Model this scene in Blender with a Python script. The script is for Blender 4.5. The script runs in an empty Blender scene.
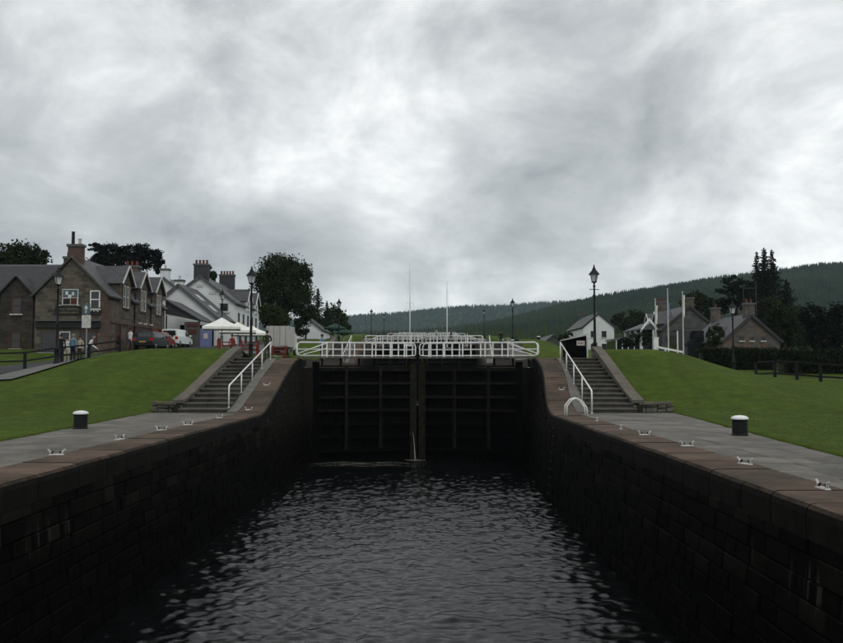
import bpy, bmesh, math, random
import numpy as np
from mathutils import Vector, Matrix, Euler
R = math.radians
random.seed(7)
rng = np.random.default_rng(11)
S = bpy.context.scene
COL = S.collection

# ------------------------------------------------------------------ camera
EYE = Vector((0, 0, 1.865)); F = 830.0; PW, PH = 843.0, 643.0
cam_d = bpy.data.cameras.new('camera'); cam = bpy.data.objects.new('camera', cam_d); COL.objects.link(cam)
cam.location = EYE
cam.rotation_euler = (R(90) + math.atan(48.5 / F), 0, math.atan(3.5 / F))
cam_d.sensor_width = 36; cam_d.lens = 36 * F / PW; cam_d.clip_end = 30000; cam_d.clip_start = 0.1
S.camera = cam
CR = cam.rotation_euler.to_matrix()
def ray(px, py): return (CR @ Vector(((px - PW / 2) / F, -(py - PH / 2) / F, -1))).normalized()
def at(px, py, Y):                       # world point seen at a pixel of the photograph, Y metres up the canal
    d = ray(px, py); return EYE + d * ((Y - EYE.y) / d.y)

# ------------------------------------------------------------------ world, sun, exposure
SUN_EL, SUN_AZ = R(52), R(150)          # behind thin cloud, over the right shoulder
class NT:
    def __init__(s, tree): s.t = tree; tree.nodes.clear()
    def n(s, typ, ins=None, **props):
        nd = s.t.nodes.new(typ)
        for k, v in props.items(): setattr(nd, k, v)
        for k, v in (ins or {}).items():
            if isinstance(v, bpy.types.NodeSocket): s.t.links.new(v, nd.inputs[k])
            else: nd.inputs[k].default_value = v
        return nd
    def math(s, op, a, b=0.0, c=0.0, clamp=False):
        return s.n('ShaderNodeMath', {0: a, 1: b, 2: c}, operation=op, use_clamp=clamp).outputs[0]
    def ramp(s, fac, stops, interp='LINEAR'):
        nd = s.n('ShaderNodeValToRGB', {0: fac}); cr = nd.color_ramp; cr.interpolation = interp
        while len(cr.elements) < len(stops): cr.elements.new(0.5)
        for e, (p, c) in zip(cr.elements, stops):
            e.position = p; e.color = (c[0], c[1], c[2], 1) if isinstance(c, (tuple, list)) else (c, c, c, 1)
        return nd.outputs[0]
    def mix(s, f, a, b, blend='MIX'):
        nd = s.n('ShaderNodeMix', data_type='RGBA', blend_type=blend)
        for i, v in ((0, f), (6, a), (7, b)):
            if isinstance(v, bpy.types.NodeSocket): s.t.links.new(v, nd.inputs[i])
            else: nd.inputs[i].default_value = v if i == 0 else (v[0], v[1], v[2], 1)
        return nd.outputs[2]
    def noise(s, vec, scale, detail=4, rough=.55, dist=0.0):
        return s.n('ShaderNodeTexNoise', {'Vector': vec, 'Scale': scale, 'Detail': detail, 'Roughness': rough, 'Distortion': dist}).outputs[0]

world = bpy.data.worlds.new('World'); S.world = world; world.use_nodes = True
g = NT(world.node_tree)
tc = g.n('ShaderNodeTexCoord').outputs['Generated']
sky = g.n('ShaderNodeTexSky', sky_type='NISHITA', sun_disc=False, sun_elevation=SUN_EL, sun_rotation=SUN_AZ).outputs[0]
sep = g.n('ShaderNodeSeparateXYZ', {0: tc})
zc = g.math('ADD', g.math('MAXIMUM', sep.outputs[2], 0.0), 0.24)
pv = g.n('ShaderNodeCombineXYZ', {0: g.math('DIVIDE', sep.outputs[0], zc), 1: g.math('DIVIDE', sep.outputs[1], zc), 2: 0.35}).outputs[0]
n1 = g.noise(pv, 1.9, 10, .57, .3)
n2 = g.noise(pv, 0.45, 3, .5, .0)
n3 = g.noise(g.n('ShaderNodeMapping', {'Vector': tc, 'Rotation': (0, R(-32), 0), 'Scale': (5.2, 5.2, 7.5)}).outputs[0], 1.0, 10, .60, .35)
v = g.math('ADD', g.math('MULTIPLY', g.math('SUBTRACT', n1, .5), .75), g.math('ADD', g.math('MULTIPLY', g.math('SUBTRACT', n2, .5), .35), g.math('MULTIPLY', g.math('SUBTRACT', n3, .5), 1.75)))
v = g.math('ADD', v, .47)
wob = g.n('ShaderNodeVectorMath', {0: tc, 1: g.n('ShaderNodeVectorMath', {0: g.n('ShaderNodeVectorMath', {0: g.n('ShaderNodeTexNoise', {'Vector': pv, 'Scale': 1.3, 'Detail': 3.0}).outputs['Color'], 1: (.5, .5, .5)}, operation='SUBTRACT').outputs[0], 1: (.11, .11, .11)}, operation='MULTIPLY').outputs[0]}, operation='ADD').outputs[0]
wob = g.n('ShaderNodeVectorMath', {0: wob}, operation='NORMALIZE').outputs[0]
# broad cloud masses of this particular sky (pixel direction, radius in degrees, weight)
for px, py, rad, w in [(60, 90, 15, -.17), (100, 235, 11, -.10), (575, 135, 6.5, -.20), (640, 85, 6, -.15), (500, 205, 5, -.19), (690, 130, 4, -.10), (440, 150, 5, .04),
                       (760, 225, 8, .05), (850, 200, 8, -.10), (310, 95, 6, .18), (420, 225, 7, .09), (800, 60, 6, .06), (440, 50, 8, .13), (700, 250, 6, .06),
                       (250, 290, 6, -.04), (390, 300, 5, -.10), (350, 318, 2.0, .22), (560, 290, 5, -.04), (190, 90, 5, .06), (520, 70, 3, .08), (620, 200, 4, .06)]:
    d = ray(px, py)
    dt = g.n('ShaderNodeVectorMath', {0: wob, 1: d}, operation='DOT_PRODUCT').outputs['Value']
    e = g.n('ShaderNodeMapRange', {'Value': dt, 'From Min': math.cos(R(rad * 2.0)), 'From Max': 1.0, 'To Min': 0.0, 'To Max': w}, interpolation_type='SMOOTHSTEP').outputs[0]
    v = g.math('ADD', v, e)
v = g.math('MULTIPLY_ADD', v, .85, .10)
K = 10.0
SKY_GAIN = 1.30
cl = g.ramp(v, [(.0, (.205, .218, .226)), (.10, (.262, .276, .283)), (.355, (.365, .380, .386)), (.568, (.505, .52, .522)), (.78, (.68, .692, .688)), (.96, (.78, .79, .78))])
cl = g.n('ShaderNodeVectorMath', {0: cl, 1: (K * SKY_GAIN,) * 3}, operation='MULTIPLY').outputs[0]
wc = g.mix(.05, cl, sky)
bg = g.n('ShaderNodeBackground', {'Color': wc, 'Strength': 1.0 / K})
g.t.links.new(bg.outputs[0], g.n('ShaderNodeOutputWorld').inputs[0])

sd = bpy.data.lights.new('sun', 'SUN'); sd.energy = 0.6; sd.angle = R(25); sd.color = (1, .97, .92)
sun = bpy.data.objects.new('sun', sd); COL.objects.link(sun)
sdir = Vector((math.sin(SUN_AZ) * math.cos(SUN_EL), math.cos(SUN_AZ) * math.cos(SUN_EL), math.sin(SUN_EL)))
sun.rotation_euler = sdir.to_track_quat('Z', 'Y').to_euler()
S.view_settings.view_transform = 'Standard'; S.view_settings.look = 'None'; S.view_settings.gamma = 1
S.view_settings.exposure = 0.35; S.view_settings.use_curve_mapping = False
S.render.engine = 'CYCLES'

# ------------------------------------------------------------------ materials
MATS = {}
def new_mat(name):
    m = bpy.data.materials.new(name); m.use_nodes = True; MATS[name] = m
    return m, NT(m.node_tree)
def finish(g, color, rough, height=None, bump=0.0, dist=0.02, metal=0.0, **kw):
    ins = {'Base Color': color if isinstance(color, bpy.types.NodeSocket) else (*color, 1), 'Roughness': rough, 'Metallic': metal}
    ins.update(kw)
    p = g.n('ShaderNodeBsdfPrincipled', ins)
    if height is not None:
        b = g.n('ShaderNodeBump', {'Height': height, 'Strength': bump, 'Distance': dist}); g.t.links.new(b.outputs[0], p.inputs['Normal'])
    g.t.links.new(p.outputs[0], g.n('ShaderNodeOutputMaterial').inputs[0])
    return p
def pos(g): return g.n('ShaderNodeNewGeometry').outputs['Position']
def rnd(g): return g.n('ShaderNodeObjectInfo').outputs['Random']
def pmat(name, c1, c2, scale=3.0, rough=.8, bump=.3, bscale=30.0, rv=0.0, metal=0.0, dist=.01, fine=0.0, spec=.22, blotch=0.0, rust=0.0):
    m, g = new_mat(name); P = pos(g)
    c = g.mix(g.ramp(g.noise(P, scale, 6, .6), [(.3, 0.0), (.7, 1.0)]), c1, c2)
    if fine: c = g.mix(1.0, c, g.ramp(g.noise(P, scale * 14, 3, .7), [(.25, 1 - fine), (.75, 1 + 0 * fine)]), 'MULTIPLY')
    if blotch: c = g.mix(1.0, c, g.ramp(g.noise(P, .55, 7, .7, .6), [(.30, 1 - blotch), (.52, 1.0), (.72, 1 + blotch * .35)]), 'MULTIPLY')
    if rust: c = g.mix(g.ramp(g.noise(P, 7, 6, .7), [(.60, 0), (.70, rust)]), c, (.20, .12, .075))
    if rv: c = g.mix(1.0, c, g.ramp(rnd(g), [(0, 1 - rv), (1, 1.0)]), 'MULTIPLY')
    finish(g, c, rough, g.noise(P, bscale, 5, .6) if bump else None, bump, dist, metal, **{'Specular IOR Level': spec})
    return m
pmat('white_paint', (.80, .81, .80), (.60, .60, .57), 2.5, .45, .1, 30, 0, rust=.45)
pmat('old_white', (.60, .60, .57), (.36, .35, .32), 5, .6, .2, 30, .1, rust=.5)
pmat('black_iron', (.008, .0085, .009), (.012, .0125, .013), 6, .5, .2, 40, spec=.15)
pmat('slab', (.22, .205, .178), (.125, .118, .10), 1.4, .85, .45, 50, .32, fine=.3, blotch=.38)
pmat('joint', (.026, .026, .019), (.016, .018, .011), 4, .95, .3, 40)
pmat('step_stone', (.125, .116, .098), (.05, .048, .040), 1.6, .85, .4, 40, .22, fine=.25, blotch=.3)
pmat('stringer', (.16, .152, .138), (.10, .096, .086), 1.5, .85, .3, 50, .12, fine=.2)
pmat('flank_cap', (.155, .135, .108), (.095, .084, .068), 1.5, .85, .4, 40, .2, fine=.2)
pmat('rubble', (.15, .14, .12), (.07, .066, .056), 2.2, .9, .6, 18, .3, dist=.03)
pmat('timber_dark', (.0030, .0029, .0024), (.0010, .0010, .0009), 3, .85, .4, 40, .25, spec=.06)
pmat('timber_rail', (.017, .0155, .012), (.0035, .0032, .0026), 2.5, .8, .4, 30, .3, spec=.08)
pmat('timber_moss', (.027, .025, .013), (.004, .004, .003), 3.5, .85, .6, 18, .1, spec=.08)
pmat('deck', (.11, .10, .085), (.07, .065, .055), 3, .85, .3, 40)
pmat('red_wood', (.20, .035, .018), (.12, .022, .014), 3, .7, .2, 30, .2)
pmat('timber_grey', (.10, .098, .088), (.07, .068, .06), 4, .85, .3, 20, .2)
pmat('harl_white', (.66, .69, .68), (.54, .57, .56), .7, .9, .3, 60)
pmat('harl_cream', (.50, .50, .46), (.40, .40, .36), .7, .9, .3, 60)
pmat('board_brown', (.06, .018, .012), (.10, .03, .02), 5, .6, 0)
pmat('sandstone', (.115, .072, .056), (.08, .055, .046), 2, .85, .4, 20, .15)
pmat('canvas', (.78, .78, .74), (.66, .66, .62), 1.5, .8, .1, 20)
pmat('canvas_green', (.012, .045, .03), (.01, .03, .022), 2, .8, .1, 20)
pmat('rubber', (.012, .012, .012), (.02, .02, .02), 5, .8, 0)
pmat('steel', (.35, .35, .36), (.25, .25, .26), 5, .35, 0, metal=.8)
pmat('asphalt', (.055, .055, .055), (.038, .038, .038), 2, .9, .3, 60, fine=.3)
pmat('pavement_grey', (.16, .158, .15), (.11, .108, .10), 1.2, .9, .3, 40, fine=.2)
pmat('bark', (.035, .026, .018), (.018, .014, .010), 4, .95, .8, 12)
pmat('terracotta', (.16, .055, .035), (.10, .035, .025), 4, .85, .2, 20)
pmat('lead', (.10, .105, .11), (.07, .072, .078), 3, .6, .2, 20)
pmat('skin', (.32, .19, .13), (.28, .16, .11), 6, .6, 0)
pmat('hair_dark', (.02, .014, .01), (.012, .009, .007), 20, .7, 0)
pmat('hair_grey', (.20, .19, .17), (.14, .13, .12), 20, .7, 0)
for nm, c in dict(cloth_black=(.012, .012, .014), cloth_grey=(.06, .06, .065), cloth_blue=(.13, .22, .30), cloth_navy=(.012, .016, .03), cloth_cream=(.38, .35, .27), cloth_white=(.6, .6, .58),
                  cloth_denim=(.04, .06, .10), cloth_olive=(.03, .033, .024), cloth_red=(.22, .02, .02), cloth_brown=(.05, .035, .025)).items():
    pmat(nm, c, tuple(x * .8 for x in c), 9, .9, .2, 30)
pmat('car_dark', (.022, .028, .032), (.022, .028, .032), 2, .25, 0)
pmat('car_red', (.20, .010, .009), (.20, .010, .009), 2, .25, 0)
pmat('car_white', (.62, .66, .64), (.62, .66, .64), 2, .25, 0)
pmat('lamp_red', (.35, .01, .01), (.35, .01, .01), 2, .2, 0)
pmat('truck_grey', (.46, .45, .42), (.36, .35, .33), 1.2, .6, .1, 10)
pmat('sign_blue', (.07, .115, .13), (.06, .105, .12), 2, .4, 0)
pmat('sign_black', (.012, .014, .012), (.018, .02, .016), 5, .5, 0)
pmat('sign_gold', (.16, .15, .08), (.10, .09, .05), 9, .5, 0)
pmat('sign_white', (.62, .62, .58), (.54, .53, .50), 6, .5, 0)
pmat('notice', (.50, .43, .40), (.46, .38, .36), 6, .6, 0)
pmat('banner_blue', (.10, .12, .26), (.16, .18, .32), 3, .6, 0)
pmat('sign_yellow', (.40, .27, .03), (.36, .24, .03), 3, .6, 0)
pmat('orange', (.26, .05, .02), (.26, .05, .02), 3, .6, 0)
pmat('foam_and_glint', (.20, .19, .155), (.12, .115, .095), 8, .5, .3, 20)
pmat('gull', (.04, .04, .045), (.04, .04, .045), 3, .7, 0)
pmat('earth', (.05, .045, .03), (.035, .035, .022), 1, .95, .4, 20)

def glass(name, c=(.012, .014, .016), rough=.08):
    m, g = new_mat(name); finish(g, c, rough, g.noise(pos(g), 1.5, 2), .05, .02)
glass('pane'); glass('lantern_glass', (.55, .57, .58), .2)

m, g = new_mat('wet_stone'); P = pos(g)                         # lock wall ashlar: black slime low down, greyer near the coping, lime runs
sp = g.n('ShaderNodeSeparateXYZ', {0: P})
base = g.mix(g.noise(P, 1.3, 7, .62), (.0098, .0086, .0068), (.0020, .0018, .0015))
base = g.mix(1.0, base, g.ramp(rnd(g), [(0, .35), (.6, .9), (.85, 1.6), (1, 3.0)]), 'MULTIPLY')
tide = g.math('ADD', sp.outputs[2], g.math('MULTIPLY', g.math('SUBTRACT', g.noise(P, .8, 5, .6), .5), 1.6))
alg = g.n('ShaderNodeMapRange', {'Value': tide, 'From Min': -1.9, 'From Max': -.3, 'To Min': .85, 'To Max': .0}).outputs[0]
base = g.mix(alg, base, (.0014, .0014, .0011))
run = g.n('ShaderNodeMapping', {'Vector': P, 'Scale': (.4, 3.3, .12)}).outputs[0]
run = g.ramp(g.noise(run, 1.6, 4, .6), [(.60, 0.0), (.68, 1.0)])
band = g.ramp(g.n('ShaderNodeMapRange', {'Value': g.math('ADD', sp.outputs[2], g.math('MULTIPLY', g.noise(P, 1.1, 3), .5)), 'From Min': -1.5, 'From Max': -.3}).outputs[0], [(.25, 0.0), (.45, 1.0), (.6, 1.0), (.8, 0.0)])
patch = g.ramp(g.noise(P, .22, 2), [(.48, 0.0), (.58, 1.0)])
runs = g.math('MULTIPLY', run, g.math('MULTIPLY', band, g.math('ADD', .05, g.math('MULTIPLY', patch, .8))))
base = g.mix(g.math('MULTIPLY', runs, .5), base, (.075, .068, .056))
finish(g, base, .72, g.math('ADD', g.noise(P, 9, 6, .65), g.math('MULTIPLY', g.noise(P, 45, 3), .4)), .75, .03, **{'Specular IOR Level': .03})

m, g = new_mat('coping'); P = pos(g)                            # reddish worn sandstone coping, its steep faces streaked nearly black
nz = g.n('ShaderNodeSeparateXYZ', {0: g.n('ShaderNodeNewGeometry').outputs['Normal']}).outputs[2]
c = g.mix(g.ramp(g.noise(P, 1.7, 7, .62), [(.3, 0), (.7, 1)]), (.150, .102, .074), (.084, .060, .046))
c = g.mix(g.ramp(g.noise(P, .5, 4, .6), [(.45, 0), (.68, .7)]), c, (.055, .055, .04))
c = g.mix(1.0, c, g.ramp(rnd(g), [(0, .68), (1, 1.08)]), 'MULTIPLY')
c = g.mix(1.0, c, g.ramp(g.noise(P, .8, 8, .72, .6), [(.3, .58), (.52, 1.0), (.72, 1.18)]), 'MULTIPLY')
c = g.mix(1.0, c, g.ramp(g.noise(P, 40, 3, .7), [(.3, .7), (.7, 1.1)]), 'MULTIPLY')
dark_tone = g.mix(g.ramp(g.noise(g.n('ShaderNodeMapping', {'Vector': P, 'Scale': (2.2, 3.0, .7)}).outputs[0], 1.6, 8, .72), [(.32, 0), (.68, 1)]), (.0105, .0090, .0066), (.0013, .0012, .0010))
c = g.mix(g.ramp(g.math('ADD', nz, g.math('MULTIPLY', g.math('SUBTRACT', g.noise(P, 6, 4), .5), .5)), [(.55, 1.0), (.93, 0.0)]), c, dark_tone)
finish(g, c, .8, g.math('ADD', g.noise(P, 12, 6, .65), g.math('MULTIPLY', g.noise(P, 60, 3), .5)), .5, .02, **{'Specular IOR Level': .08})

def wallstone(name, c1, c2, mortar, bw=.55, rh=.26, w2=None):
    m, g = new_mat(name); P = pos(g); sp = g.n('ShaderNodeSeparateXYZ', {0: P})
    u = g.math('ADD', sp.outputs[0], sp.outputs[1])
    jit = g.math('MULTIPLY', g.noise(P, 1.2, 3), .25)
    vec = g.n('ShaderNodeCombineXYZ', {0: g.math('ADD', u, jit), 1: g.math('ADD', sp.outputs[2], g.math('MULTIPLY', jit, .5)), 2: 0.0}).outputs[0]
    b = g.n('ShaderNodeTexBrick', {'Vector': vec, 'Color1': (*c1, 1), 'Color2': (*c2, 1), 'Mortar': (*mortar, 1), 'Scale': 1.0, 'Mortar Size': .022, 'Mortar Smooth': .4, 'Bias': 0.0, 'Brick Width': bw, 'Row Height': rh})
    c = g.mix(1.0, b.outputs[0], g.ramp(g.noise(P, 1.1, 6, .65), [(.25, .55), (.75, 1.25)]), 'MULTIPLY')
    if w2: c = g.mix(g.ramp(g.noise(P, .8, 5, .6), [(.52, 0), (.62, .8)]), c, w2)
    h = g.math('SUBTRACT', g.noise(P, 10, 5, .6), g.math('MULTIPLY', b.outputs[1], .8))
    finish(g, c, .92, h, .5, .03, **{'Specular IOR Level': .2})
wallstone('pub_stone', (.135, .116, .092), (.060, .053, .044), (.10, .092, .078), w2=(.12, .086, .066))
wallstone('dark_stone', (.060, .052, .042), (.032, .028, .024), (.05, .045, .038))
wallstone('house_stone', (.125, .112, .098), (.085, .076, .068), (.11, .10, .09), w2=(.15, .085, .05))
wallstone('grey_stone', (.10, .10, .096), (.07, .07, .068), (.09, .09, .085))
def slate(name, c1, c2):
    m, g = new_mat(name); P = pos(g); sp = g.n('ShaderNodeSeparateXYZ', {0: P})
    vec = g.n('ShaderNodeCombineXYZ', {0: g.math('ADD', sp.outputs[0], sp.outputs[1]), 1: g.math('MULTIPLY', sp.outputs[2], 1.4), 2: 0.0}).outputs[0]
    b = g.n('ShaderNodeTexBrick', {'Vector': vec, 'Color1': (*c1, 1), 'Color2': (*c2, 1), 'Mortar': (c2[0] * .4, c2[1] * .4, c2[2] * .4, 1), 'Scale': 1.0, 'Mortar Size': .015, 'Brick Width': .3, 'Row Height': .22})
    c = g.mix(1.0, b.outputs[0], g.ramp(g.noise(P, 1.4, 5, .6), [(.25, .6), (.75, 1.2)]), 'MULTIPLY')
    finish(g, c, .6, b.outputs[1], .4, -.02)
slate('slate', (.068, .070, .072), (.044, .046, .050)); slate('slate_brown', (.055, .050, .046), (.038, .035, .033))
slate('slate_dark', (.030, .031, .033), (.020, .021, .023))

m, g = new_mat('grass'); P = pos(g)
c = g.mix(g.ramp(g.noise(P, .35, 6, .6), [(.3, 0), (.7, 1)]), (.041, .071, .0060), (.057, .090, .0085))
c = g.mix(g.ramp(g.noise(P, 2.4, 5, .65), [(.42, 0), (.70, .75)]), c, (.070, .098, .012))
c = g.mix(1.0, c, g.ramp(g.noise(P, 1.3, 9, .78), [(.30, .60), (.5, .95), (.70, 1.38)]), 'MULTIPLY')
stk = g.noise(g.n('ShaderNodeMapping', {'Vector': P, 'Rotation': (0, 0, R(18)), 'Scale': (.9, .12, .3)}).outputs[0], 1.0, 4, .6)
c = g.mix(1.0, c, g.ramp(stk, [(.3, .80), (.7, 1.12)]), 'MULTIPLY')
c = g.mix(g.ramp(g.noise(P, .9, 5, .7), [(.62, 0), (.74, .5)]), c, (.076, .086, .016))
c = g.mix(1.0, c, g.ramp(g.noise(P, 22, 4, .75), [(.25, .62), (.75, 1.22)]), 'MULTIPLY')
finish(g, c, .95, g.noise(P, 26, 5, .75), .6, .04, **{'Specular IOR Level': .1})
pmat('blade', (.058, .096, .010), (.088, .122, .018), 1.1, .9, 0, spec=.1)
def leafmat(name, c1, c2, s=1.2): 
    pmat(name, c1, c2, s, .8, 0, spec=.08, fine=.35)
leafmat('leaf_dark', (.040, .055, .018), (.012, .019, .008), .8)
leafmat('leaf_mid', (.046, .066, .018), (.018, .030, .010), .8)
leafmat('leaf_light', (.046, .062, .020), (.030, .042, .014))
leafmat('needle', (.020, .030, .017), (.008, .014, .009), .8)
leafmat('needle_mid', (.022, .041, .019), (.012, .023, .012))
leafmat('leaf_black', (.014, .018, .011), (.006, .009, .006), .9)
leafmat('hedge', (.016, .024, .010), (.010, .016, .007))
m, g = new_mat('hill'); P = pos(g)
c = g.mix(g.ramp(g.noise(P, .004, 6, .6), [(.4, 0), (.6, 1)]), (.022, .036, .018), (.036, .052, .024))
c = g.mix(g.ramp(g.noise(P, .0026, 3, .5, .4), [(.60, 0), (.66, .8)]), c, (.042, .056, .028))
finish(g, c, .95, g.noise(P, .08, 5, .7), 1.0, 4.0, **{'Specular IOR Level': .1})

m, g = new_mat('forest'); P = pos(g)                            # plantation blocks of different age and kind
c = g.mix(g.ramp(g.noise(P, .0055, 4, .55, .6), [(.42, 0), (.56, 1)]), (.010, .021, .011), (.025, .041, .018))
c = g.mix(g.ramp(g.noise(P, .02, 5, .6), [(.55, 0), (.7, .7)]), c, (.034, .048, .021))
c = g.mix(1.0, c, g.ramp(g.noise(P, .25, 3, .7), [(.25, .6), (.75, 1.2)]), 'MULTIPLY')
finish(g, c, .9, **{'Specular IOR Level': .05})
m, g = new_mat('water'); P = pos(g)
mp = g.n('ShaderNodeMapping', {'Vector': P, 'Scale': (.85, 1.35, 1.0)}).outputs[0]
h = g.math('ADD', g.noise(mp, 4.5, 5, .62, .5), g.math('MULTIPLY', g.noise(mp, 14, 3, .55), .22))
finish(g, (.003, .004, .004), .02, h, .30, .05, IOR=1.333, **{'Specular IOR Level': .31})
m, g = new_mat('water_foam'); P = pos(g)
finish(g, g.mix(g.noise(P, 9, 5), (.34, .34, .33), (.14, .14, .135)), .35, g.noise(P, 14, 4), .6, .03)

# ------------------------------------------------------------------ mesh helpers
class MB:
    def __init__(s): s.v = []; s.f = []; s.mi = []
    def add(s, vs, fs, mi=0):
        o = len(s.v); s.v += [tuple(x) for x in vs]; s.f += [tuple(i + o for i in f) for f in fs]; s.mi += [mi] * len(fs); return s
    def box(s, x0, x1, y0, y1, z0, z1, mi=0):
        return s.add([(x, y, z) for z in (z0, z1) for y in (y0, y1) for x in (x0, x1)],
                     [(0, 2, 3, 1), (4, 5, 7, 6), (0, 1, 5, 4), (2, 6, 7, 3), (0, 4, 6, 2), (1, 3, 7, 5)], mi)
    def hexa(s, p): # 8 points: bottom 4 (ccw), top 4
        return s.add(p, [(0, 3, 2, 1), (4, 5, 6, 7), (0, 1, 5, 4), (1, 2, 6, 5), (2, 3, 7, 6), (3, 0, 4, 7)])
    def prism(s, poly, a, b, axis='y'):  # poly of 2-tuples extruded from a to b
        def m3(p, t): return {'y': (p[0], t, p[1]), 'x': (t, p[0], p[1]), 'z': (p[0], p[1], t)}[axis]
        n = len(poly)
        return s.add([m3(p, a) for p in poly] + [m3(p, b) for p in poly],
                     [tuple(range(n)), tuple(range(2 * n - 1, n - 1, -1))] + [(i, (i + 1) % n, n + (i + 1) % n, n + i) for i in range(n)])
    def bar(s, a, b, w, h=None):
        a, b = Vector(a), Vector(b); h = h or w; d = (b - a).normalized()
        up = Vector((0, 0, 1)) if abs(d.z) < .95 else Vector((0, 1, 0))
        x = d.cross(up).normalized() * w / 2; z = x.normalized().cross(d).normalized() * h / 2
        return s.hexa([a - x - z, a + x - z, b + x - z, b - x - z, a - x + z, a + x + z, b + x + z, b - x + z])
    def tube(s, pts, r, seg=8, cap=True):
        pts = [Vector(p) for p in pts]; rs = r if isinstance(r, (list, tuple)) else [r] * len(pts); vs = []; u = None
        for i, p in enumerate(pts):
            t = (pts[min(i + 1, len(pts) - 1)] - pts[max(i - 1, 0)]).normalized()
            if u is None: u = t.orthogonal().normalized()
            u = (u - t * u.dot(t)).normalized(); w = t.cross(u)
            vs += [p + (u * math.cos(k * 2 * math.pi / seg) + w * math.sin(k * 2 * math.pi / seg)) * rs[i] for k in range(seg)]
        fs = [(i * seg + k, i * seg + (k + 1) % seg, (i + 1) * seg + (k + 1) % seg, (i + 1) * seg + k) for i in range(len(pts) - 1) for k in range(seg)]
        if cap: fs += [tuple(range(seg - 1, -1, -1)), tuple((len(pts) - 1) * seg + k for k in range(seg))]
        return s.add(vs, fs)
    def lathe(s, prof, seg=16, c=(0, 0, 0)):
        vs = [(c[0] + r * math.cos(k * 2 * math.pi / seg), c[1] + r * math.sin(k * 2 * math.pi / seg), c[2] + z) for r, z in prof for k in range(seg)]
        fs = [(i * seg + k, i * seg + (k + 1) % seg, (i + 1) * seg + (k + 1) % seg, (i + 1) * seg + k) for i in range(len(prof) - 1) for k in range(seg)]
        fs += [tuple(range(seg - 1, -1, -1)), tuple((len(prof) - 1) * seg + k for k in range(seg))]
        return s.add(vs, fs)
    def mesh(s, name, off=(0, 0, 0), smooth=False):
        me = bpy.data.meshes.new(name); o = off
        me.from_pydata([(x - o[0], y - o[1], z - o[2]) for x, y, z in s.v], [], s.f)
        if any(s.mi): me.polygons.foreach_set('material_index', s.mi)
        if smooth: me.polygons.foreach_set('use_smooth', [True] * len(s.f))
        me.update(); return me
    def build(s, name, m, parent=None, smooth=False, local=False):
        off = (0, 0, 0)
        if parent is not None and not local:
            r = parent
            while r.parent: r = r.parent
            off = r.location
        me = s.mesh(name, off, smooth)
        for k in (m if isinstance(m, list) else [m]): me.materials.append(MATS[k])
        o = bpy.data.objects.new(name, me); COL.objects.link(o)
        if parent: o.parent = parent
        return o
def smooth_angle(o, deg=40):
    o.data.polygons.foreach_set('use_smooth', [True] * len(o.data.polygons)); o.data.set_sharp_from_angle(angle=R(deg)); return o
def tag(o, label=None, cat=None, group=None, kind=None):
    if label: o['label'] = label
    if cat: o['category'] = cat
    if group: o['group'] = group
    if kind: o['kind'] = kind
    return o
def thing(name, label, cat, loc=(0, 0, 0), rz=0, group=None):
    o = bpy.data.objects.new(name, None); COL.objects.link(o); o.location = loc; o.rotation_euler.z = rz; o.empty_display_size = .3
    return tag(o, label, cat, group)
def kids(o): return [c for c in bpy.data.objects if c.parent == o]
def copy_tree(o, parent=None, label=None, loc=None, rz=None):
    c = o.copy(); COL.objects.link(c); c.parent = parent
    if label: c['label'] = label
    if loc is not None: c.location = loc
    if rz is not None: c.rotation_euler.z = rz
    for ch in o.children: copy_tree(ch, c)
    return c
def np_mesh(name, V, Fq, mat_, parent=None, smooth=False):
    V = np.asarray(V, np.float32); Fq = np.asarray(Fq, np.int32); k = Fq.shape[1]
    me = bpy.data.meshes.new(name); me.vertices.add(len(V)); me.vertices.foreach_set('co', V.ravel())
    me.loops.add(Fq.size); me.loops.foreach_set('vertex_index', Fq.ravel())
    me.polygons.add(len(Fq)); me.polygons.foreach_set('loop_start', np.arange(0, Fq.size, k, dtype=np.int32))
    if smooth: me.polygons.foreach_set('use_smooth', np.ones(len(Fq), bool))
    me.update(calc_edges=True); me.validate()
    me.materials.append(MATS[mat_]); o = bpy.data.objects.new(name, me); COL.objects.link(o)
    if parent: o.parent = parent
    return o
def grid(name, X, Y, Z, mat_, parent=None, smooth=True):
    n, m_ = X.shape; V = np.stack([X, Y, Z], -1).reshape(-1, 3)
    i = np.arange(n * m_).reshape(n, m_); Fq = np.stack([i[:-1, :-1], i[1:, :-1], i[1:, 1:], i[:-1, 1:]], -1).reshape(-1, 4)
    return np_mesh(name, V, Fq, mat_, parent, smooth)
def sst(a, b, x): t = np.clip((np.asarray(x, float) - a) / (b - a), 0, 1); return t * t * (3 - 2 * t)
def lerp(a, b, t): return a + (b - a) * t
_ph = rng.uniform(0, 6.28, (12, 2)); _dr = rng.uniform(-1, 1, (12, 2))
def wob2(x, y, s):                      # cheap smooth noise
    t = 0
    for k in range(12):
        w = s * (1 + .45 * k); t = t + np.sin(x * _dr[k, 0] * w + y * _dr[k, 1] * w + _ph[k, 0]) / (1 + .35 * k)
    return t / 5

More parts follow.
